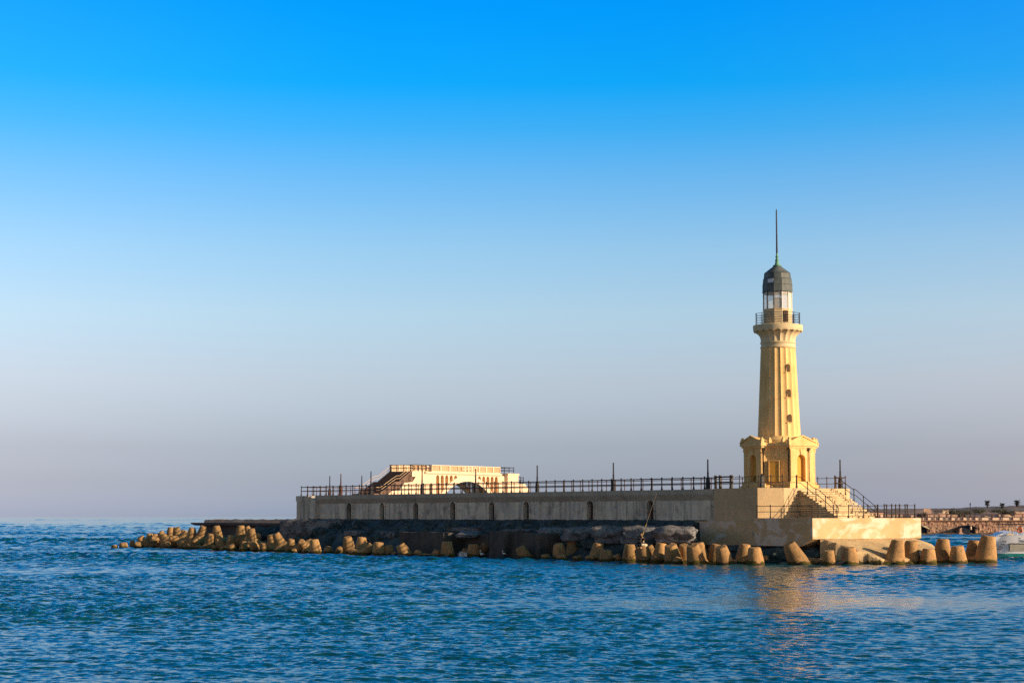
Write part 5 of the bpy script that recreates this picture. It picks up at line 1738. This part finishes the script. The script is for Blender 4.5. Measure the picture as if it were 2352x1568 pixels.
# canopy, posts, lifebuoy, rail
cpz = 2.92
cp = MB().box(-1.10, 2.0, 0.5, 6.4, cpz, cpz + 0.07).box(-1.22, 2.1, 0.4, 6.5, cpz + 0.03, cpz + 0.06)
part('canopy', cp, M['canopy'], boat)
for x_, y_ in ((-0.22, 0.6), (0.28, 0.6), (1.2, 0.6), (1.8, 0.6), (-0.9, 6.2), (1.8, 6.2)):
    part('canopy_post', MB().cyl((x_, y_, 2.0), (x_, y_, cpz), 0.035, seg=8), M['boatwhite'], boat)
fr_ = MB()
for x_ in (-0.85, -0.62):
    fr_.cyl((x_, 0.7, 2.02), (x_, 0.7, cpz), 0.04, seg=8)
for z_ in (2.15, 2.45, 2.75):
    fr_.cyl((-0.85, 0.7, z_), (-0.62, 0.7, z_), 0.035, seg=8)
fr_.box(-1.12, -0.5, 0.4, 0.95, 1.98, 2.16)
part('stern_frame', fr_, M['tender'], boat)
part('lifebuoy', MB().torus((0.03, 0.55, 2.44), 0.20, 0.055, Matrix.Rotation(PI / 2, 3, 'X'), 28, 10), M['orange'], boat, smooth=60)
def lettering(txt, x, z, size, parent, y=-0.03):
    cu = bpy.data.curves.new('lettering', 'FONT')
    cu.body = txt
    cu.size = size
    cu.extrude = 0.006
    cu.align_x = 'CENTER'
    tmp = bpy.data.objects.new('tmp', cu)
    COL.objects.link(tmp)
    dg = bpy.context.evaluated_depsgraph_get()
    me = bpy.data.meshes.new_from_object(tmp.evaluated_get(dg))
    bpy.data.objects.remove(tmp)
    me.name = 'lettering'
    me.materials.clear()
    o = link_mesh('lettering', me, M['black'], parent)
    o.location = (x, y, z)
    o.rotation_euler = (PI / 2, 0, 0)
    return o
lettering('TAXI', 0.17, 1.40, 0.30, boat)
lettering('N', -0.06, 1.70, 0.16, boat)
# cream tender hanging in the foreground of the boat
tq = at(2356, 1278, 163.0)
tn = thing('tender', 'cream tender boat lying against the right side of the white motor boat', 'boat', (tq.x + 0.35, tq.y, 0), R(-20))
th = MB().slab([(-0.75, -0.2), (1.0, -0.2), (1.3, 0.9), (0.55, 1.15), (-0.1, 0.55), (-0.6, 0.20)], 0.0, 2.6, 'y')
part('hull', th, M['tender'], tn)
part('keel_strip', MB().slab([(-0.82, -0.2), (-0.70, -0.2), (-0.5, 0.16), (-0.62, 0.2)], -0.03, 2.6, 'y'), M['navy'], tn)

# ------------------------------------------------------------------ far shore behind the boat
YQ = 372.0
def sx_(px, Y=YQ):
    return (px - CX) / F_PX * Y / (math.cos(PITCH) ** -1)
def shx(px, Y):
    return at(px, 1185, Y).x
QX0, QX1 = shx(1880, YQ), shx(2520, YQ)
qo = (QX0 + 20, YQ, 0.0)
qw = thing('quay_wall', 'pinkish rubble stone quay wall across the water on the right', 'wall', qo)
qm = MB()
nx, nz = 420, 10
vs, fs = [], []
for i in range(nx + 1):
    for j in range(nz + 1):
        x = QX0 + (QX1 - QX0) * i / nx
        z = -0.8 + 3.45 * j / nz
        dd = 0.16 * noise.fractal(Vector((x * 1.3, z * 1.6, 2)), 0.8, 2.0, 3)
        vs.append((x, YQ - 0.3 - dd + 0.16 * z, z))
for i in range(nx):
    for j in range(nz):
        a = i * (nz + 1) + j
        fs.append((a, a + nz + 1, a + nz + 2, a + 1))
qm.add(vs, fs)
qm.box(QX0, QX1, YQ + 0.4, YQ + 3.0, -1, 2.6)
part('stone_face', qm, M['quay'], qw, qo)
part('coping', MB().box(QX0, QX1, YQ - 0.2, YQ + 3.0, 2.62, 2.80), M['coping'], qw, qo)
part('parapet', MB().box(QX0, QX1, YQ + 0.25, YQ + 0.6, 2.802, 3.32), M['parapet'], qw, qo)
qr = thing('quay_railing', 'purple brown railing along the top of the far quay', 'railing', (QX0 + 20, YQ, 2.8))
ro = (QX0 + 20, YQ, 2.8)
for zz, rr2 in ((3.92, 0.06), (3.42, 0.05)):
    part('rail', MB().path([(QX0, YQ + 0.1, zz), (QX1, YQ + 0.1, zz)], rr2, 6), M['quayrail'], qr, ro)
pm = make_mesh('post', MB().box(-0.075, 0.075, -0.07, 0.07, 0, 1.16), (0, 0, 0))
pm.materials.append(M['quayrail'])
x = QX0 + 0.4
i = 0
while x < QX1:
    o = bpy.data.objects.new('post', pm)
    COL.objects.link(o)
    o.parent = qr
    o.location = (x - ro[0], 0.1, 0)
    o.scale = (1.0 if i % 2 else 1.5, 1, 1)
    x += 2.0 if x > shx(2240, YQ) else (0.95 if i % 2 else 1.35)
    i += 1
# rubble strip at the foot of the quay
def foot_z(x, y):
    return -0.35 + 0.62 * max(0, min(1, (y - (YQ - 4.2)) / 1.3)) + 0.22 * noise.fractal(Vector((x * 0.8, y * 0.9, 0)), 0.8, 2, 3)
ftm = hf(QX0, QX1, YQ - 4.4, YQ + 0.2, 330, 9, foot_z)
fo = link_mesh('rubble_shore', make_mesh('rubble_shore', ftm, (0, 0, 0), 60), M['mud'])
tag(fo, 'narrow brown rubble shore below the far quay wall', None, None, 'structure')
# ground and hill behind the quay
def hill_z(x, y):
    px = CX + x / y * F_PX
    b = 2.75
    k = max(0, min(1, (y - 440) / 90))
    top = 4.0 + max(0, min(1, (px - 2160) / 190)) * 1.1
    z = b + (top + 1.5 - b) * (k * k * (3 - 2 * k)) * 0.95
    z += k * 0.35 * noise.fractal(Vector((x * 0.07, y * 0.05, 4)), 0.8, 2, 3)
    z += 0.25 * noise.noise(Vector((x * 0.5, y * 0.4, 1))) * min(1, (y - 375) / 15)
    return z
hl = hf(shx(1800, 375), shx(2700, 600), YQ + 2.5, 640, 150, 70, hill_z)
ho = link_mesh('hillside', make_mesh('hillside', hl, (0, 0, 0), 60), M['hill'])
tag(ho, 'dusty low hillside beyond the far quay', None, None, 'structure')
def gz(x, y):
    return hill_z(x, y)
# boat shelters in the quay
def shelter(pxc, w, h, label, lit_left=True, half=0):
    c = shx(pxc, YQ - 2)
    o_ = (c, YQ - 2.6, 0.0)
    root = thing('boat_shelter', label, 'shelter', o_, 0, 'dark boat shelters in the quay')
    seg = 12
    rf = MB()
    outer = [(-w * 0.62 + w * 1.24 * i / seg, h * (0.66 + 0.36 * math.sin(PI * i / seg))) for i in range(seg + 1)]
    inner = [(p[0], p[1] - 0.10) for p in outer]
    rf.slab(outer + inner[::-1], -0.15, 3.0, 'y')
    part('roof', rf, M['shadeblue'], root)
    part('back', MB().slab([(-w * 0.42, 0), (w * 0.42, 0)] + [(p[0] * 0.7, p[1] - 0.05) for p in outer[::-1]], 0.35, 2.9, 'y'), M['shadeblue'], root)  # dark infill standing for the shade inside the shelter
    part('pier_wall', MB().box(-w * 0.56, -w * 0.42, -0.1, 1.2, 0.0, h * 0.72), M['pinkwall'], root)
    part('kerb', MB().box(-w * 0.64, -w * 0.38, -0.5, 0.6, -0.1, 0.42), M['pinkwall'], root)
    part('pier_wall', MB().box(w * 0.42, w * 0.5, 0.0, 1.2, 0.0, h * 0.6), M['mud'], root)
    return root
s1 = shelter(2222, 3.0, 1.82, 'dark arched boat shelter standing free in the far quay')
s2 = shelter(2112, 3.0, 1.75, 'dark arched boat shelter half hidden behind the landing stage')
part('sunlit_roof_piece', MB().slab([(0.35, 1.62), (1.7, 1.05), (1.75, 1.18), (0.9, 1.72), (0.4, 1.78)], -0.4, 2.0, 'y'), M['tender'], s2)  # cream piece added to stand for sunlight on the roof
fgx = shx(2229, YQ - 2.9)
pale = MB().lathe([(0.10, 0.95), (0.16, 1.05), (0.19, 1.35), (0.15, 1.55), (0.09, 1.66)], 10)
solo('hanging_cloth', pale, M['tender'], 'pale cloth hanging in the mouth of the free standing boat shelter', 'cloth', (fgx, YQ - 2.95, 0.0), smooth=60)

# huts, walls, rocks, trees on the far shore
def hut(px, Y, w, d, h, label, mat, rz):
    x = shx(px, Y)
    z = gz(x, Y) - 0.3
    root = thing('hut', label, 'hut', (x, Y, z), rz)
    part('wall', MB().box(-w / 2, w / 2, -d / 2, d / 2, 0, h), M[mat], root)
    part('roof', MB().box(-w / 2 - 0.1, w / 2 + 0.1, -d / 2 - 0.1, d / 2 + 0.1, h + 0.003, h + 0.16), M['coping'], root)
    part('door', MB().box(-w * 0.1, w * 0.15, -d / 2 - 0.03, -d / 2 + 0.01, 0, h * 0.7), M['darkvoid'], root)
hut(2163, 470, 2.6, 2.6, 1.75, 'cream flat roofed hut on the far shore', 'hutwhite', R(40))
hut(2000, 455, 5.0, 3.0, 1.7, 'pale hut behind the railings of the landing stage', 'pinkwall', R(30))
def lowwall(px0, px1, Y, z0, h, label, mat='pinkwall', rz=0.0):
    x0, x1 = shx(px0, Y), shx(px1, Y)
    c = ((x0 + x1) / 2, Y, z0 + h / 2)
    mb = rough_box((x1 - x0, 0.7, h), int(px0), 0.10, 8)
    solo('ruined_wall', mb, M[mat], label, 'wall', c, rz, smooth=40)
lowwall(2122, 2139, 420, 2.9, 2.2, 'tall pinkish ruined wall on the left of the far shore')
lowwall(2136, 2172, 405, 2.7, 1.35, 'long low pinkish wall on the far shore')
lowwall(2176, 2198, 400, 2.7, 1.2, 'low pinkish wall beside the far lamp post')
lowwall(1962, 2012, 400, 2.7, 1.5, 'ochre wall seen through the railings of the landing stage', 'paleboulder')
lowwall(2030, 2075, 404, 2.7, 1.25, 'low ochre rubble wall behind the broken railing', 'paleboulder')
lowwall(2330, 2362, 395, 2.7, 1.75, 'brown mound of masonry at the right edge of the far shore', 'pinkwall')
rk = random.Random(12)
place_txt = {0: 'left', 1: 'centre', 2: 'right'}
for i, (px, Y, s) in enumerate([(2292, 392, 1.5), (2304, 396, 1.1), (2262, 390, 1.2), (2268, 394, 0.9), (2312, 390, 1.6), (2322, 394, 1.2), (2283, 400, 1.0), (2246, 398, 0.8), (2206, 396, 0.7), (2090, 400, 1.3), (2102, 398, 0.9), (2056, 408, 1.0)]):
    x = shx(px, Y)
    mb = rough_blob((s * 1.5, s, s * 0.95), 40 + i, 0.22, 3, 0.3)
    solo('pale_rock', mb, M['paleboulder'], ['largest pale rock behind the quay railing above the boat', 'pale rock just right of the largest one above the boat', 'pale rock over the quay above the tallest tetrapod',
         'small pale rock beside the one above the tallest tetrapod', 'broad pale rock near the right edge of the far shore', 'pale rock right of the broad one near the edge',
         'pale rock set back between two groups on the far shore', 'small pale rock right of the far lamp post', 'tiny white rock left of the far lamp post', 'pale rock behind the last post of the landing stage',
         'small pale rock beside the last post of the landing stage', 'pale rock far behind the broken railing'][i], 'rock', (x, Y, gz(x, Y) + s * 0.25), rk.uniform(0, 3), smooth=60, group='pale rocks on the far shore')
lpx = shx(2229, 378)
lp = thing('far_lamp_post', 'dark lamp post behind the railing of the far quay', 'lamp post', (lpx, 378, 2.75))
part('post', MB().lathe([(0.19, 0), (0.17, 1.2), (0.08, 1.3), (0.07, 3.1)], 10), M['pole'], lp)
part('lamp', MB().box(-0.15, 0.15, -0.1, 0.1, 3.0, 3.12).lathe([(0.07, 3.1), (0.12, 3.3), (0.03, 3.5)], 8), M['pole'], lp)

def leafball(mb, c, r, n, size, rnd, sq=(1, 1, 1)):
    for i in range(n):
        d = Vector((rnd.gauss(0, 1), rnd.gauss(0, 1), rnd.gauss(0, 1))).normalized() * (rnd.random() ** 0.45)
        p = Vector(c) + Vector((d.x * r * sq[0], d.y * r * sq[1], d.z * r * sq[2]))
        a = Vector((rnd.gauss(0, 1), rnd.gauss(0, 1), rnd.gauss(0, 1))).normalized()
        b = a.cross(Vector((rnd.gauss(0, 1), rnd.gauss(0, 1), rnd.gauss(0, 1)))).normalized()
        s = size * rnd.uniform(0.6, 1.3)
        mb.add([p - a * s, p + b * s * 0.5, p + a * s, p - b * s * 0.5], [(0, 1, 2, 3)])
def bush(px, Y, w, h, label, seed, dz=0.0):
    rnd = random.Random(seed)
    x = shx(px, Y)
    z = gz(x, Y) + dz
    root = thing('bush', label, 'bush', (x, Y, z), 0, 'bushes on the far shore')
    lf = MB()
    for q in range(7):
        cx_ = rnd.uniform(-0.4, 0.4) * w
        leafball(lf, (cx_, rnd.uniform(-0.3, 0.3) * w, h * rnd.uniform(0.3, 0.7)), 0.3 * w, 90, 0.16, rnd, (1, 1, h / w))
    part('foliage', lf, M['leaf'], root)
    st = MB()
    for q in range(5):
        st.cyl((0, 0, 0), (rnd.uniform(-.35, .35) * w, rnd.uniform(-.3, .3) * w, h * 0.7), 0.06, 0.02, 5)
    part('stem', st, M['bark'], root)
bush(2144, 440, 3.2, 1.6, 'dark bush left of the cream hut on the far shore', 1)
bush(2180, 452, 3.0, 2.8, 'tall loose bush right of the cream hut on the far shore', 2)
bush(2200, 446, 3.6, 1.9, 'wide bush between the tall bush and the far lamp post', 3)
bush(2117, 420, 2.4, 1.9, 'bush just right of the landing stage on the far shore', 4)
bush(2216, 470, 4.2, 1.5, 'low bush on the rise left of the far lamp post', 5)
bush(2250, 480, 5.0, 1.4, 'low bush on the slope right of the far lamp post', 6)
bush(2298, 470, 4.6, 1.9, 'dark bush on the slope under the middle palm', 7)
bush(2332, 462, 6.0, 2.0, 'large dark bush near the right edge on the slope', 8)
bush(2060, 430, 3.6, 1.5, 'bush behind the broken railing of the landing stage', 9)
bush(2313, 430, 2.0, 2.2, 'pale thin bush in front of the slope near the edge', 10)
def palm(px, Y, h, label, seed):
    rnd = random.Random(seed)
    x = shx(px, Y)
    z = gz(x, Y) - 0.2
    root = thing('palm_tree', label, 'palm tree', (x, Y, z), 0, 'palms on the far hill')
    part('trunk', MB().cyl((0, 0, 0), (0.05, 0, h * 0.5), 0.22, 0.18, 8).cyl((0.05, 0, h * 0.5), (0.0, 0, h * 0.64), 0.18, 0.16, 8), M['bark'], root)
    cr = MB()
    top = Vector((0, 0, h * 0.62))
    for i in range(64):
        a = rnd.uniform(0, 2 * PI)
        up = rnd.uniform(-1.6, 2.4)
        L = h * rnd.uniform(0.30, 0.52)
        prev = top
        side = Vector((-math.sin(a), math.cos(a), 0))
        dirv = Vector((math.cos(a), math.sin(a), up)).normalized()
        for s in range(4):
            nx_ = prev + dirv * (L / 4)
            dirv = (dirv + Vector((0, 0, -0.28))).normalized()
            for q in (-1, 1):
                for m_ in range(3):
                    b = prev.lerp(nx_, m_ / 3)
                    t = b + side * q * 0.36 * (1 - s * 0.18) + dirv * 0.22 + Vector((0, 0, -0.12))
                    cr.add([b, b + dirv * 0.08, t], [(0, 1, 2)])
            prev = nx_
    part('crown', cr, M['palm'], root)
palm(2268.5, 520, 2.2, 'bushy round palm on the hill crest, leftmost of the three', 1)
palm(2302.5, 515, 1.7, 'small palm on the hill crest, middle of the three', 2)
palm(2337, 515, 2.3, 'spreading palm on the hill crest, rightmost of the three', 3)

cam.data.dof.use_dof = False
